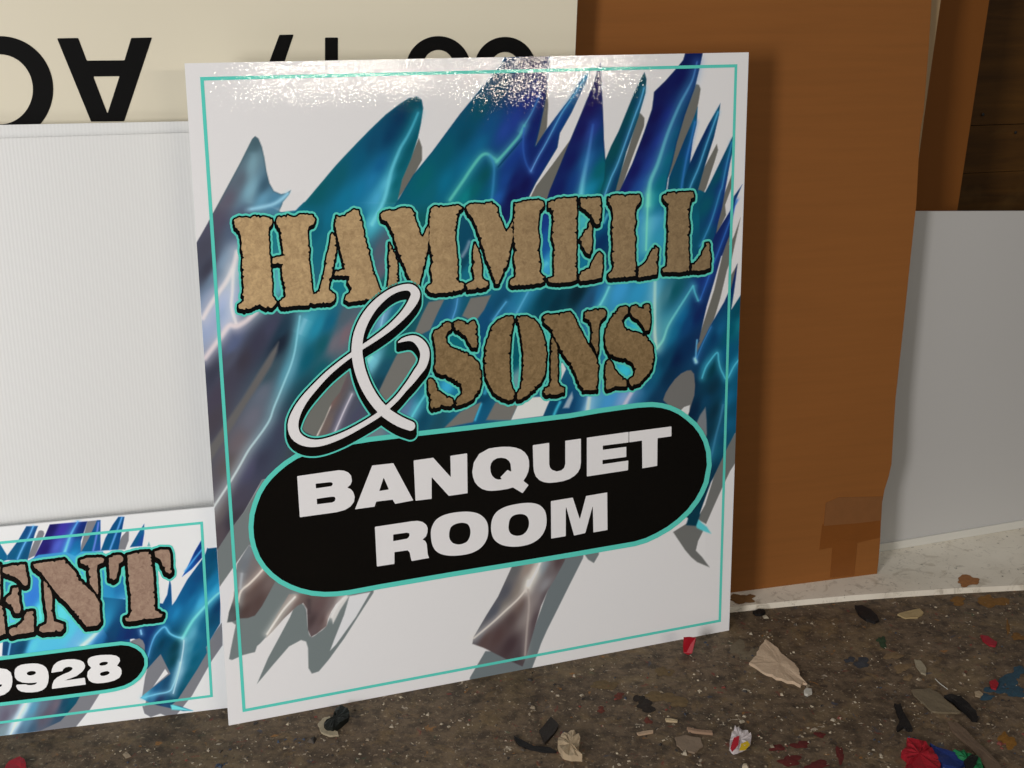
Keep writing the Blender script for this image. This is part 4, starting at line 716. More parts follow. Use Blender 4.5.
ed = [(560, 614.8), (735, 592.2), (805, 583.4), (877, 573.8), (878.6, 560), (880.2, 540), (881.5, 506), (884.5, 490), (888.8, 476), (891.5, 464), (893.5, 430), (895.6, 398), (903, 330), (914, 225), (916.2, 205), (919.6, 140), (921, 128), (923.8, 111), (929, 44), (931.6, 0), (940, -140)]
uv = [S4.hit(*p) for p in ed]+[S4.hit(560, -140)]
cb = thing('cardboard_sheet', 'tall brown cardboard sheet with a taped corner, right of the big sign', 'cardboard', tuple(S4.P(np.mean(uv[1:3], 0)*[1, 0])))
V, fs = slab(S4, uv, -.004, 0); mesh_obj('board', V, fs, M_card, cb)
M_tape = flat('packing_tape', (124, 72, 27), .4, .3, raw=True, noise=.12, scale=40)
def tape(pts, h, m=M_tape): 
    V, fs = slab(S4, [S4.hit(*p) for p in pts], .00002, h); mesh_obj('tape', V, fs, m, cb)
tk = (780, 460, 5.483)
tape(L(tk, [(232,352),(420,335),(552,290),(548,425),(420,455),(215,492)]), .0004)
tape(L(tk, [(290,440),(425,430),(405,632),(275,645)]), .0007)
tape(L(tk, [(250,235),(320,205),(560,200),(553,330),(430,345),(240,360)]), .0010, flat('worn_tape', (127, 82, 44), .4, raw=True, noise=.14, scale=60))
# --- thin cream sheet and second cardboard further back, white panel, back wall
S5 = wall_plane(1.622, 4.6, .009); e5 = [S5.hit(*p) for p in ((882, 430), (905, 263), (924, 118), (940.8, 0), (958, -130), (780, -130), (780, 430))]
M_beige = flat('beige_board', (140, 112, 80), .5)
bs_ = thing('beige_board', 'narrow sliver of a beige board between the two cardboard sheets', 'board', tuple(S5.P(np.array([e5[0][0], 0]))))
V, fs = slab(S5, [(e5[0][0]-.06, 0), (e5[0][0]-.004, 0)]+e5[:5]+[(e5[5][0], e5[5][1])], -.004, 0); mesh_obj('board', V, fs, M_beige, bs_)
S6 = wall_plane(1.72, 4.6, .009)
M_card2 = flat('brown_board', (118, 70, 24), .7, .2, raw=True, noise=.08, scale=6)
a6 = S6.hit(989.3, 0); b6_ = S6.hit(957.2, 211); s6 = (a6[0]-b6_[0])/(a6[1]-b6_[1]); r6 = lambda v: b6_[0]+s6*(v-b6_[1])
c6 = thing('brown_board', 'dark brown board leaning behind the tall cardboard sheet', 'board', tuple(S6.P(np.array([r6(0)-.3, 0]))))
V, fs = slab(S6, [(r6(0)-.62, 0), (r6(0), 0), (r6(1.35), 1.35), (r6(0)-.55, 1.35)], -.006, 0); mesh_obj('board', V, fs, M_card2, c6)
# white panel right
S7 = Plane(ground(880, 551, .009), ground(1024, 526.8, .009), 3.0)
M_wp = flat('grey_white_panel', (192, 191, 189), .45, raw=True, noise=.03, scale=2)
wpan = thing('white_panel', 'pale grey-white panel with a white bottom lip at the right edge of the picture', 'panel', tuple(S7.P(np.array([.3, 0]))))
e7 = [S7.hit(*p) for p in ((828, 559.7), (1160, 503.8), (1160, 210.5), (828, 211.5))]
V, fs = slab(S7, e7, -.005, 0); mesh_obj('board', V, fs, M_wp, wpan)
e8 = [S7.hit(*p) for p in ((828, 559.7), (1160, 503.8), (1160, 496.5), (828, 552.2))]
V, fs = slab(S7, e8, .0001, .004); mesh_obj('bottom_lip', V, fs, flat('lip_white', (214, 212, 204), .5, raw=True), wpan)

# ================================================================== SETTING
u15 = np.array([math.cos(UY), math.sin(UY), 0]); n15 = np.array([-math.sin(UY), math.cos(UY), 0])
def box_pts(a0, a1, d0, d1, z0, z1):
    V = [u15*a+n15*d+np.array([0, 0, z]) for z in (z0, z1) for a, d in ((a0, d0), (a1, d0), (a1, d1), (a0, d1))]
    return V, [[3, 2, 1, 0], [4, 5, 6, 7], [0, 1, 5, 4], [1, 2, 6, 5], [2, 3, 7, 6], [3, 0, 4, 7]]
# floor
M_floor, nt, b = new_mat('dirty_floor'); tc = N(nt, 'ShaderNodeTexCoord')
def mixc(fac, a, bcol, links=None):
    m = N(nt, 'ShaderNodeMix', data_type='RGBA')
    nt.links.new(fac, m.inputs[0])
    for k, v in ((6, a), (7, bcol)):
        if isinstance(v, tuple): m.inputs[k].default_value = tuple(s2l(v))+(1,)
        else: nt.links.new(v, m.inputs[k])
    return m.outputs[2]
def noise(scale, detail=4.0, rough=.6, dist=0.0, off=0.0):
    mp = N(nt, 'ShaderNodeMapping'); mp.inputs['Location'].default_value = (off, off*.7, 0); nt.links.new(tc.outputs['Object'], mp.inputs[0])
    n = N(nt, 'ShaderNodeTexNoise', Scale=scale, Detail=detail, Roughness=rough, Distortion=dist); nt.links.new(mp.outputs[0], n.inputs['Vector']); return n.outputs['Fac']
def ramp(fac, a, b_):
    r = N(nt, 'ShaderNodeMapRange'); r.inputs['From Min'].default_value = a; r.inputs['From Max'].default_value = b_; nt.links.new(fac, r.inputs['Value']); return r.outputs[0]
def mul(a, b_):
    m = N(nt, 'ShaderNodeMath', operation='MULTIPLY'); nt.links.new(a, m.inputs[0])
    if isinstance(b_, float): m.inputs[1].default_value = b_
    else: nt.links.new(b_, m.inputs[1])
    return m.outputs[0]
c = mixc(ramp(noise(3.5, 5), .35, .65), (95, 79, 62), (118, 100, 80))
c = mixc(mul(ramp(noise(45, 6, .7), .42, .60), .8), c, (60, 49, 39))
c = mixc(mul(ramp(noise(9, 6, .7, .6, 3.0), .52, .70), .6), c, (138, 118, 86))
c = mixc(mul(ramp(noise(22, 6, .75, 1.0, 13.0), .54, .66), .5), c, (128, 104, 70))
c = mixc(mul(ramp(noise(30, 5, .7, .6, 17.0), .56, .68), .5), c, (44, 38, 32))
c = mixc(mul(ramp(noise(160, 3, .6, .4, 1.3), .60, .72), .75), c, (165, 146, 120))
c = mixc(mul(ramp(noise(90, 3, .6, .8, 7.7), .66, .72), .8), c, (190, 176, 156))
c = mixc(mul(ramp(noise(60, 3, .55, .6, 12.1), .66, .73), .7), c, (118, 50, 44))
c = mixc(mul(ramp(noise(52, 3, .55, .6, 22.1), .68, .74), .6), c, (50, 66, 88))
c = mixc(mul(ramp(noise(48, 3, .55, .6, 32.1), .69, .74), .5), c, (48, 84, 60))
c = mixc(mul(ramp(noise(40, 3, .55, .6, 41.0), .67, .73), .6), c, (28, 24, 24))
c = mixc(mul(ramp(noise(55, 3, .55, .6, 51.0), .68, .73), .6), c, (160, 108, 50))
nt.links.new(c, b.inputs['Base Color']); b.inputs['Roughness'].default_value = .7; b.inputs['Specular IOR Level'].default_value = .3
bp = N(nt, 'ShaderNodeBump', Strength=.5, Distance=.004); nt.links.new(noise(70, 6, .65), bp.inputs['Height']); nt.links.new(bp.outputs[0], b.inputs['Normal'])
fl = mesh_obj('floor', *box_pts(-4, 4.5, -3.5, 2.2, -.06, 0), M_floor); tag(fl, 'dirty brown shop floor flecked with old paint', 'floor', kind='structure')
# painted ledge at the foot of the wall; its front edge wanders slightly
M_ledge, nt, b = new_mat('painted_ledge'); tc = N(nt, 'ShaderNodeTexCoord')
c = mixc(ramp(noise(6, 5), .35, .65), (238, 230, 214), (220, 211, 194))
c = mixc(mul(ramp(noise(40, 6, .7, 1.0), .55, .7), .5), c, (120, 108, 92))
c = mixc(mul(ramp(noise(120, 3, .6, .5, 4.0), .64, .72), .7), c, (90, 80, 66))
c = mixc(mul(ramp(noise(14, 4, .6, 2.0, 9.0), .56, .66), .35), c, (150, 132, 104))
nt.links.new(c, b.inputs['Base Color']); b.inputs['Roughness'].default_value = .6
fr = [ground(x, y) for x, y in ((690, 617.5), (727, 613), (790, 606.5), (850, 601), (905, 597), (960, 593.5), (1024, 590.3), (1100, 586))]
dfr = (fr[-1]-fr[-2])/np.linalg.norm(fr[-1]-fr[-2]); fr = [fr[0]-np.array([1.1, .18, 0])*2.0, fr[0]-np.array([1.1, .18, 0])*.8]+fr+[fr[-1]+dfr*1.6]
bk = [n15*1.99+u15*(p@u15) for p in fr]
V = []; zl = .009; n = len(fr)
for p in fr: V.append(p)
for p in fr: V.append(p+np.array([0, .002, zl]))
for p in bk: V.append(p+np.array([0, 0, zl]))
fs = [[i, i+1, n+i+1, n+i] for i in range(n-1)]+[[n+i, n+i+1, 2*n+i+1, 2*n+i] for i in range(n-1)]
# right and left ends closed down to the floor
V += [bk[0], bk[-1]]; fs += [[0, n, 2*n, 3*n], [n-1, 3*n+1, 3*n-1, 2*n-1], [3*n, 2*n, *range(2*n+1, 3*n), 3*n+1]]
tag(mesh_obj('trim_1', V, fs, M_ledge), 'low painted ledge at the foot of the back wall', 'ledge', kind='structure')
# back wall: dark stained plywood boards
M_wall, nt, b = new_mat('dark_plywood'); tc = N(nt, 'ShaderNodeTexCoord')
mpw = N(nt, 'ShaderNodeMapping'); mpw.inputs['Rotation'].default_value = (0, 0, -UY); mpw.inputs['Scale'].default_value = (1.2, 1, 14); nt.links.new(tc.outputs['Object'], mpw.inputs[0])
nw = N(nt, 'ShaderNodeTexNoise', Scale=3.0, Detail=6.0, Roughness=.6, Distortion=.6); nt.links.new(mpw.outputs[0], nw.inputs['Vector'])
c = mixc(ramp(nw.outputs['Fac'], .3, .7), (56, 34, 8), (84, 54, 16))
c = mixc(mul(ramp(noise(7, 4, .6, .5, 2.0), .6, .75), .5), c, (96, 70, 34))
nt.links.new(c, b.inputs['Base Color']); b.inputs['Roughness'].default_value = .55; b.inputs['Specular IOR Level'].default_value = .2
wd = 1.93; zz = [0, .38, .62, .74, 1.0, 1.4, 1.9, 2.5]
V = []; fs = []
sg = wall_plane(wd, 0); zj = S7  # board joints
zlev = [0.0, .30, float(ground(1005, 125)[2])]
zj1 = sg.hit(1005, 125)[1]; zj2 = sg.hit(1005, 172)[1]
zz = [0, zj2-.25, zj2, zj1, zj1+.30, zj1+.62, 2.5]
for i in range(len(zz)-1):
    off = (.0, .002, .001, .003, .0, .002)[i % 6]
    v, ff = box_pts(-4, 4.5, wd+off, wd+.06, zz[i]+(.0012 if i else 0), zz[i+1]); fs += [[q+len(V) for q in fc] for fc in ff]; V += v
tag(mesh_obj('wall_back', V, fs, M_wall), 'dark stained wooden back wall', 'wall', kind='structure')
# nails in the wall
M_nail = flat('nail_head', (16, 12, 8), .5, raw=True)
def disc(name, c, nrm, r, t, mat, seg=14):
    nrm = Vector(nrm).normalized(); a = nrm.orthogonal().normalized(); bb = nrm.cross(a); V = []
    for k, rr in ((0, 1), (.7, 1), (1, .7)):
        V += [tuple(Vector(c)+nrm*t*k+(a*math.cos(q)+bb*math.sin(q))*r*rr) for q in np.linspace(0, 2*math.pi, seg, endpoint=False)]
    fs = [[(j*seg+i), (j*seg+(i+1) % seg), ((j+1)*seg+(i+1) % seg), ((j+1)*seg+i)] for j in range(2) for i in range(seg)]+[list(range(2*seg, 3*seg))]
    return mesh_obj(name, V, fs, mat)
for (x, y, lb) in ((983, 114.5, 'dark nail head in the wooden wall, the left one of two'), (1015.5, 132.5, 'dark nail head in the wooden wall, the right one of two')):
    p = sg.P(sg.hit(x, y)); tag(disc('nail', p-sg.n*0, sg.n, .0028, .0012, M_nail), lb, 'nail', 'nails in the wooden wall')

# ================================================================== DEBRIS ON THE FLOOR
def chip(name, px, col, label, cat, thick=.0015, z=.0, lift=None, group=None, mat=None, rough=.6, wob=.0012, noise_=.15):
    """a scrap lying on the floor: outline on the ground, own thickness, gently uneven"""
    P = [ground(x, y, z) for x, y in px]; P = np.array(P); n = len(P); ctr = P.mean(0); r_ = np.random.default_rng(len(label)*31+n)
    ring = []; k = 3
    for i in range(n):
        for j in range(k):
            q = P[i]+(P[(i+1) % n]-P[i])*j/k; q = q+(q-ctr)*r_.uniform(-.05, .05); ring.append(q)
    m = len(ring); V = []; fs = []
    for lv, s in ((0, 1), (1, 1), (1, .55)):
        for q in ring:
            w = ctr+(q-ctr)*s; hh = 0 if lv == 0 else thick+(r_.uniform(0, wob*1.1)*(1 if s == 1 else 1.1) if wob > .003 else wob*.6*(1+math.sin(w[0]*150+1)*math.cos(w[1]*120+lv)))
            if lift is not None and lv: hh += lift(w-ctr)
            V.append(w+np.array([0, 0, hh+.0002]))
    V.append(ctr+np.array([0, 0, thick+wob*.5+.0002]))
    fs = [[i, (i+1) % m, m+(i+1) % m, m+i] for i in range(m)]+[[m+i, m+(i+1) % m, 2*m+(i+1) % m, 2*m+i] for i in range(m)]+[[2*m+i, 2*m+(i+1) % m, 3*m] for i in range(m)]+[list(range(m-1, -1, -1))]
    o = mesh_obj(name, V, fs, mat or flat(name+'_mat', col, rough, .3, raw=True, noise=noise_, bump=.5, scale=150)); tag(o, label, cat, group); return o
q1 = (724, 560, 3.413); q2 = (460, 560, 3.413); q3 = (724, 630, 5.567); q4 = (864, 600, 4.57); q5 = (570, 660, 6.827); q6 = (220, 660, 3.413)
chip('paint_flake', L(q3, [(225,65),(270,90),(300,120),(330,150),(390,200),(420,240),(420,265),(455,305),(420,318),(380,305),(290,280),(210,240),(143,195),(175,150),(200,110)]), (196, 172, 146), 'large pale triangular flake on the floor right of the big sign', 'flake', thick=.003, wob=.002)
chip('paint_flake', L(q1, [(590,190),(620,178),(668,170),(682,185),(660,200),(620,202)]), (172, 150, 108), 'pale cream flake lying in front of the ledge', 'flake')
chip('paint_flake', L(q4, [(218,415),(300,412),(350,440),(400,485),(440,520),(380,520),(310,515),(260,470),(225,435)]), (112, 100, 80), 'grey-green flat flake beside the black crumpled strip', 'flake', thick=.002)
chip('paint_flake', L(q1, [(650,345),(672,348),(690,375),(688,395),(672,390),(655,365)]), (150, 140, 118), 'small pale oblong flake in mid floor', 'flake')
chip('paint_flake', L(q4, [(505,425),(525,420),(545,435),(530,448),(508,442)]), (160, 142, 116), 'small cream flake left of the blue paint patch', 'flake')
chip('bottle_cap_scrap', L(q1, [(272,452),(282,443),(298,447),(300,460),(285,466),(274,462)]), (190, 186, 176), 'little round white scrap below the large triangular flake', 'scrap', thick=.003)
chip('rubber_scrap', L(q1, [(447,165),(470,162),(500,178),(522,198),(528,212),(515,219),(485,210),(455,188)]), (24, 20, 20), 'black oval scrap near the ledge', 'scrap', thick=.004)
chip('rubber_scrap', L(q1, [(98,182),(118,176),(138,178),(140,186),(125,193),(105,192)]), (18, 14, 14), 'small black scrap touching the ledge by the big sign', 'scrap', thick=.004)
chip('rubber_scrap', L(q4, [(138,488),(165,485),(180,520),(210,575),(222,602),(205,605),(180,590),(150,608),(148,590),(165,560),(148,520)]), (20, 18, 18), 'black forked scrap at lower right', 'scrap', thick=.003)
chip('rubber_scrap', L(q4, [(360,450),(400,445),(440,460),(480,490),(510,530),(518,560),(495,560),(470,530),(430,500),(400,470)]), (18, 16, 16), 'black crumpled strip beside the grey-green flake', 'scrap', thick=.005, wob=.003)
chip('rubber_scrap', L(q2, [(270,590),(310,545),(338,570),(320,600),(290,632),(280,610)]), (40, 34, 30), 'dark four-sided scrap beside the crumpled tan paper', 'scrap', thick=.003)
chip('rubber_scrap', L(q2, [(180,604),(210,625),(250,640),(310,645),(330,660),(290,660),(240,650),(200,635)]), (24, 22, 22), 'thin dark curled strip left of the crumpled tan paper', 'scrap', thick=.002)
chip('rubber_scrap', L(q6, [(355,230),(385,212),(395,180),(420,175),(442,190),(438,212),(410,235),(385,250),(360,245)]), (20, 24, 20), 'black crumpled scrap in front of the big sign', 'scrap', thick=.006, wob=.004)
chip('paper_scrap', L(q2, [(335,625),(355,605),(390,605),(410,625),(405,650),(390,665),(418,690),(380,688),(350,680),(335,655)]), (172, 152, 124), 'crumpled tan paper scrap near the bottom edge', 'scrap', thick=.006, wob=.006)
chip('plaster_crumb', L(q6, [(335,225),(350,205),(375,200),(380,215),(355,230),(360,248),(400,250),(405,262),(375,265),(345,252)]), (160, 148, 124), 'pale crumbs beneath the black crumpled scrap', 'crumb', thick=.002)
chip('paper_scrap', L(q2, [(735,612),(770,602),(820,612),(830,640),(800,662),(760,655),(740,635)]), (130, 112, 94), 'dusty tan patch of paper near the coloured wrapper', 'scrap', thick=.0012)
chip('wood_sliver', L(q5, [(800,478),(850,485),(970,498),(972,515),(860,505),(805,495)]), (150, 122, 100), 'pinkish wooden sliver lying near the bottom', 'sliver', thick=.003)
chip('wood_sliver', L(q5, [(455,508),(500,495),(565,492),(568,502),(520,512),(470,520)]), (176, 150, 124), 'pale thin sliver, the middle one of three', 'sliver', thick=.002)
chip('wood_sliver', L(q5, [(650,412),(700,415),(735,420),(732,430),(690,428),(655,424)]), (180, 160, 128), 'pale thin sliver, the upper one of three', 'sliver', thick=.002)
chip('wood_sliver', L(q4, [(380,565),(420,570),(470,610),(520,660),(600,740),(640,790),(560,790),(500,700),(440,640),(400,605)]), (104, 86, 70), 'brown flat strip running out at the lower right', 'strip', thick=.003)
# coloured film scraps, lower right
chip('film_scrap', L(q4, [(165,720),(200,690),(195,660),(270,665),(300,690),(320,720),(345,760),(340,800),(180,800),(200,750)]), (150, 20, 34), 'crumpled red film scrap at the bottom edge', 'scrap', thick=.006, wob=.004)
chip('film_scrap', L(q4, [(300,672),(340,690),(400,715),(460,725),(480,760),(420,780),(350,770),(320,720)]), (24, 44, 104), 'dark blue film scrap beside the red one', 'scrap', thick=.004, wob=.003)
chip('film_scrap', L(q4, [(400,712),(440,705),(480,725),(530,745),(545,800),(480,800),(470,765),(430,740)]), (24, 112, 66), 'green film scrap beside the dark blue one', 'scrap', thick=.005, wob=.004)
chip('film_scrap', L(q4, [(455,745),(490,715),(520,730),(505,770),(470,790)]), (12, 16, 16), 'black film scrap on the green one', 'scrap', z=.006, thick=.003)
chip('film_scrap', L(q1, [(875,262),(900,265),(932,285),(925,298),(905,296),(882,278)]), (150, 30, 44), 'small red scrap near the orange stains', 'scrap', thick=.002)
chip('film_scrap', L(q1, [(905,420),(925,412),(937,428),(928,445),(912,440)]), (150, 24, 36), 'small red scrap lying on the blue paint patch', 'scrap', z=.001, thick=.002)
chip('film_scrap', [(203,752),(214,746),(226,745),(238,757),(241,775),(205,775)], (150, 20, 34), 'red film scrap at the bottom edge below the big sign', 'scrap', thick=.004, wob=.003) if False else None
chip('film_scrap', [(6,768),(10,764),(20,760),(25,763),(28,775),(4,776)], (150, 24, 38), 'red film scrap cut off at the bottom left', 'scrap', thick=.004, wob=.002)
# coloured wrapper
wr = chip('candy_wrapper', L(q3, [(60,560),(90,565),(130,590),(152,600),(150,640),(125,670),(90,680),(50,698),(30,670),(35,620)]), (206, 196, 196), 'little crumpled wrapper in white, red and yellow on the floor', 'wrapper', thick=.004, wob=.004)
def on(parent, name, px, z, col):
    P = [ground(x, y, z) for x, y in px]; n = len(P); V = P+[p+np.array([0, 0, .0006]) for p in P]
    o = mesh_obj(name, V, [list(range(n-1, -1, -1)), list(range(n, 2*n))]+[[i, (i+1) % n, n+(i+1) % n, n+i] for i in range(n)], flat(name+'_mat', col, .4, raw=True)); o.parent = parent; return o
on(wr, 'red_print', L(q3, [(55,600),(85,590),(80,640),(45,680),(35,660)]), .0075, (180, 24, 44)); on(wr, 'yellow_print', L(q3, [(95,635),(130,620),(145,640),(120,668),(85,672)]), .0075, (214, 180, 30))
# red scrap standing against the big sign
rp_ = ground(688.5, 654.8); up = lambda x, y, q: q+S.v*((654.5-y)*.00135)+S.u*((x-691.5)*.00135)
V = []
base = rp_
pts = [(-.0005, 0), (.0035, .004), (.0105, .022), (.0095, .028), (.0, .0305), (-.0085, .0305), (-.0095, .015), (-.0065, .003)]
nb = S.n*.012
for k, (a, bq) in enumerate(pts): V.append(base+S.u*a+np.array([0, 0, bq])+S.n*(.000+.004*math.sin(a*300)))
V += [v+S.n*.0008 for v in V]; n = len(pts)
rs = mesh_obj('film_scrap', V, [list(range(n-1, -1, -1)), list(range(n, 2*n))]+[[i, (i+1) % n, n+(i+1) % n, n+i] for i in range(n)], flat('red_film_scrap', (160, 16, 34), .4, raw=True)); tag(rs, 'small upright red scrap against the bottom edge of the big sign', 'scrap')
# white wire curls
def wire(px, label, r=.0007, col=(190, 186, 176)):
    P = smoothpoly([list(ground(x, y, .0012))[:3] for x, y in px], 5, False); seg = 7; V = []; fs = []
    for i, p in enumerate(P):
        t = Vector(P[min(i+1, len(P)-1)]-P[max(i-1, 0)]).normalized(); s_ = t.cross(Vector((0, 0, 1))).normalized(); w = s_.cross(t)
        V += [tuple(Vector(p)+(s_*math.cos(q)+w*math.sin(q))*r) for q in np.linspace(0, 2*math.pi, seg, endpoint=False)]
    for i in range(len(P)-1): fs += [[i*seg+j, i*seg+(j+1) % seg, (i+1)*seg+(j+1) % seg, (i+1)*seg+j] for j in range(seg)]
    fs += [list(range(seg-1, -1, -1)), list(range((len(P)-1)*seg, len(P)*seg))]
    tag(mesh_obj('wire_end', V, fs, flat('wire_mat', col, .35, raw=True)), label, 'wire')
wire(L(q4, [(325,360),(345,380),(365,395),(382,408)]), 'short straight bit of pale wire above the grey-green flake')
wire(L(q4, [(298,415),(325,420),(350,440),(378,468),(385,472)]), 'pale curved bit of wire along the grey-green flake', r=.0006)
wire(L(q4, [(305,680),(325,720),(350,750),(380,790)]), 'pale curved wire between the red and the blue film scraps', r=.0006)
# flat paint stains: thin irregular dried paint on floor and ledge
M_p = {}
def stains(blobs, col, label, seed, group, z=.0, name='paint_spot'):
    for k_, b_ in enumerate(blobs): tag(stain([b_], col, label, seed*10+k_, z, name), group=group)
def stain(blobs, col, label, seed, z=.0, name='paint_stain'):
    r_ = np.random.default_rng(seed); V = []; fs = []
    for x, y, rx, ry in blobs:
        nseg = 22; ph = r_.uniform(0, 6.28, 4); i0 = len(V); c0 = ground(x, y, z); V.append(c0+np.array([0, 0, .0012]))
        for k in range(nseg):
            a = 2*math.pi*k/nseg; rr = 1+.22*math.sin(2*a+ph[0])+.16*math.sin(3*a+ph[1])+.14*math.sin(5*a+ph[2])+r_.uniform(-.08, .08)
            V.append(ground(x+rx*rr*math.cos(a), y+ry*rr*math.sin(a), z)+np.array([0, 0, .0003]))
        fs += [[i0, i0+1+k, i0+1+(k+1) % nseg] for k in range(nseg)]
    cc_ = tuple(int(.72*v+.28*w) for v, w in zip(col, (84, 72, 58) if z < .005 else (170, 160, 140))); m = flat(name+'_mat', cc_, .75, .2, raw=True, noise=.5, bump=.4, scale=160)
    o = mesh_obj(name, V, fs, m); tag(o, label, 'stain'); return o
stain([(1006,682,12,7),(1018,672,6,6),(996,690,10,4),(1015,692,12,5),(986,697,9,3)], (38, 78, 104), 'blue paint patch on the floor at the right edge', 1)
stain([(993,602,13,6),(985,598,6,3)], (142, 96, 40), 'large ochre paint stain on the floor under the right end of the ledge', 2)
stain([(958,601,8,4)], (142, 96, 40), 'small ochre paint stain on the floor just below the rusty ledge stain', 21)
stain([(1008,628,1.6,8)], (134, 92, 40), 'thin upright ochre paint streak near the right edge', 3)
stain([(1018,637,8,3)], (134, 92, 40), 'flat ochre paint dab cut by the right edge', 31)
stain([(1009,742,8,6),(1003,737,5,4)], (150, 100, 34), 'orange paint blob near the lower right corner', 4)
stain([(883,643,4,5),(880,640,3,3)], (40, 70, 46), 'small green paint spot in mid floor', 5)
stains([(777,748,6,4),(800,745,8,4),(790,761,12,5),(818,765,12,4),(840,755,4,8),(820,735,5,3)], (96, 26, 28), 'dark red dried paint spot near the bottom edge', 6, 'dark red paint spots')
stain([(862,663,8,5),(850,660,5,3)], (54, 62, 74), 'faint blue-grey paint spot in mid floor', 7)
stain([(893,656,8,4),(902,668,7,5),(908,678,5,3)], (140, 116, 84), 'mottled tan spill in mid floor', 8)
stain([(968.5,580.5,11,4.5),(965,582,8,4)], (150, 84, 34), 'rusty orange stain on the ledge', 9, z=.0095, name='rust_stain')
stain([(741,599.5,12,4),(748,597,6,3)], (112, 70, 30), 'brown rust stain on the ledge beside the big sign', 10, z=.0095, name='rust_stain')
stain([(607,685,10,5),(600,686,7,4)], (112, 92, 62), 'ochre dust patch in front of the big sign, the left one', 11)
stain([(664,672,8,5)], (112, 92, 62), 'ochre dust patch in front of the big sign, the right one', 111)
stain([(665,698,14,5),(680,703,10,4),(655,695,8,4)], (118, 96, 64), 'pale ochre dust patch below the red upright scrap', 12)
stain([(646,706,9,6),(640,700,6,5)], (30, 26, 24), 'dark oily spot in mid floor', 13)
stains([(619,696,5,3),(601,710,4,3),(648,721,4,3)], (110, 46, 38), 'small brick-red paint spot before the big sign', 14, 'brick-red paint spots')
stain([(738,648,9,6),(750,655,10,7)], (124, 112, 92), 'pale dusty patch by the lower right corner of the big sign', 15)
# loose crumbs, far too many to count
V = []; fs = []; r_ = np.random.default_rng(3)
for i in range(2600):
    x = r_.uniform(0, 1060); y = r_.uniform(600, 790); p = ground(x, y)
    q = p-A*0
    if (np.array(S.o)-p)@S.n > -.006 and x < 760: continue
    if x > 690 and y < 617.5-(x-690)*.075+5: continue
    if x < 235 and y < 745: continue
    s_ = r_.gamma(1.6, .0006)+.0004; a = r_.uniform(0, 3.14); ca, sa = math.cos(a), math.sin(a); k = len(V); e = r_.uniform(.4, 1)
    pts3 = [(-1, -e, 0), (1, -e*.7, 0), (1.1, e*.8, 0), (-.8, e, 0), (-.5, -e*.5, .8), (.6, -e*.3, .9), (.5, e*.5, .7), (-.4, e*.4, .8)]
    V += [(p[0]+s_*(X*ca-Y*sa), p[1]+s_*(X*sa+Y*ca), s_*Z*.8) for X, Y, Z in pts3]
    fs += [[q+k for q in fc] for fc in ([0, 1, 5, 4], [1, 2, 6, 5], [2, 3, 7, 6], [3, 0, 4, 7], [4, 5, 6, 7])]
M_cr, nt, b = new_mat('crumbs'); gi = N(nt, 'ShaderNodeTexCoord'); nn = N(nt, 'ShaderNodeTexNoise', Scale=25.0, Detail=1.0); nt.links.new(gi.outputs['Object'], nn.inputs['Vector'])
wn = N(nt, 'ShaderNodeTexVoronoi', Scale=60.0); nt.links.new(gi.outputs['Object'], wn.inputs['Vector']); sp = N(nt, 'ShaderNodeSeparateColor'); nt.links.new(wn.outputs['Color'], sp.inputs[0])
cr = N(nt, 'ShaderNodeValToRGB'); cr.color_ramp.interpolation = 'CONSTANT'
cols = [(0, (70, 60, 50)), (.3, (130, 116, 96)), (.5, (40, 34, 30)), (.62, (160, 148, 128)), (.80, (116, 52, 42)), (.86, (176, 162, 138)), (.96, (46, 58, 76))]
for i, (p_, c_) in enumerate(cols):
    e = cr.color_ramp.elements[i] if i < 2 else cr.color_ramp.elements.new(p_); e.position = p_; e.color = tuple(s2l(c_))+(1,)
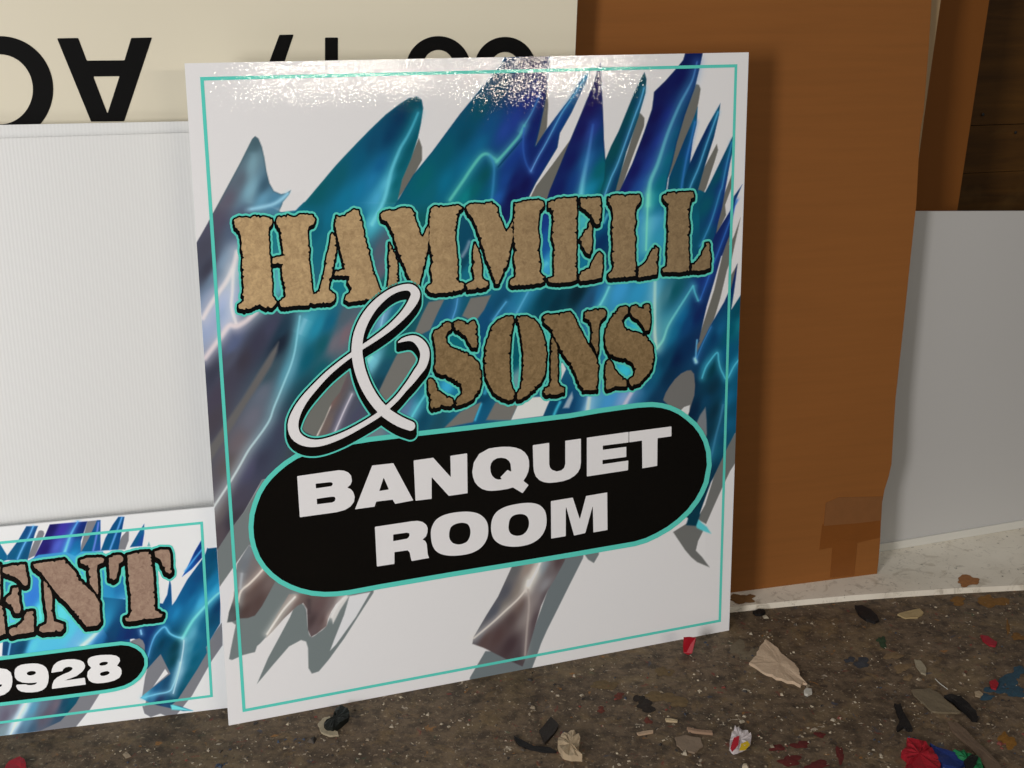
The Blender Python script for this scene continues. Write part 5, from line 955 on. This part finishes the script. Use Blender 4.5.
nt.links.new(sp.outputs[0], cr.inputs[0]); nt.links.new(cr.outputs[0], b.inputs['Base Color']); b.inputs['Roughness'].default_value = .7
tag(mesh_obj('floor_crumbs', V, fs, M_cr), 'loose crumbs and paint grit scattered over the floor', 'grit', kind='stuff')

# ================================================================== LIGHT
def area(name, loc, target, sx, sy, power, col):
    ld = bpy.data.lights.new(name, 'AREA'); ld.shape = 'RECTANGLE'; ld.size = sx; ld.size_y = sy; ld.energy = power; ld.color = col
    o = bpy.data.objects.new(name, ld); C.objects.link(o); o.location = loc
    o.rotation_euler = (Vector(target)-Vector(loc)).to_track_quat('-Z', 'Y').to_euler(); return o
# open shop door behind the camera, a little to the left: low daylight
area('door_daylight', (-1.45, -1.2, 1.0), (.1, 1.7, .3), .46, .9, 54, (1.0, .965, .95))
area('overhead_fill', (.7, .75, 2.6), (.7, .75, 0), 2.0, 1.4, 9, (1.0, .96, .90))  # added soft fill from above, lifts the ledge and floor
# two fluorescent tube fixtures behind and to the right: their mirror image makes the sparkle along the top of the sign
area('low_left_fill', (-1.05, .15, .3), (-.1, 1.5, .1), .8, .4, 3.0, (.96, .98, 1.0))  # invented fill light, low at left, brightens the lower left signs
def window_at(x0, x1, ybot, dist, height, power, name, col):
    c = []
    for x in (x0, x1):
        P = S.P(S.hit(x, ybot)); d = P-CP; d /= np.linalg.norm(d); r = d-2*(d@S.n)*S.n; c.append(P+r*dist)
    mid = (c[0]+c[1])/2; w = np.linalg.norm(c[1]-c[0]); mid = mid+np.array([0, 0, height/2])
    return area(name, tuple(mid), (.1, 1.6, mid[2]), w, height, power, col)
window_at(255, 440, 62, 4.2, .085, 12.5, 'tube_lamp', (1.0, .90, .74))
window_at(478, 618, 63, 4.2, .085, 9.3, 'tube_lamp', (1.0, .90, .74))
w = bpy.data.worlds.new('shop_air'); sc.world = w; w.use_nodes = True; w.node_tree.nodes['Background'].inputs[0].default_value = (.86, .93, 1.0, 1); w.node_tree.nodes['Background'].inputs[1].default_value = .10
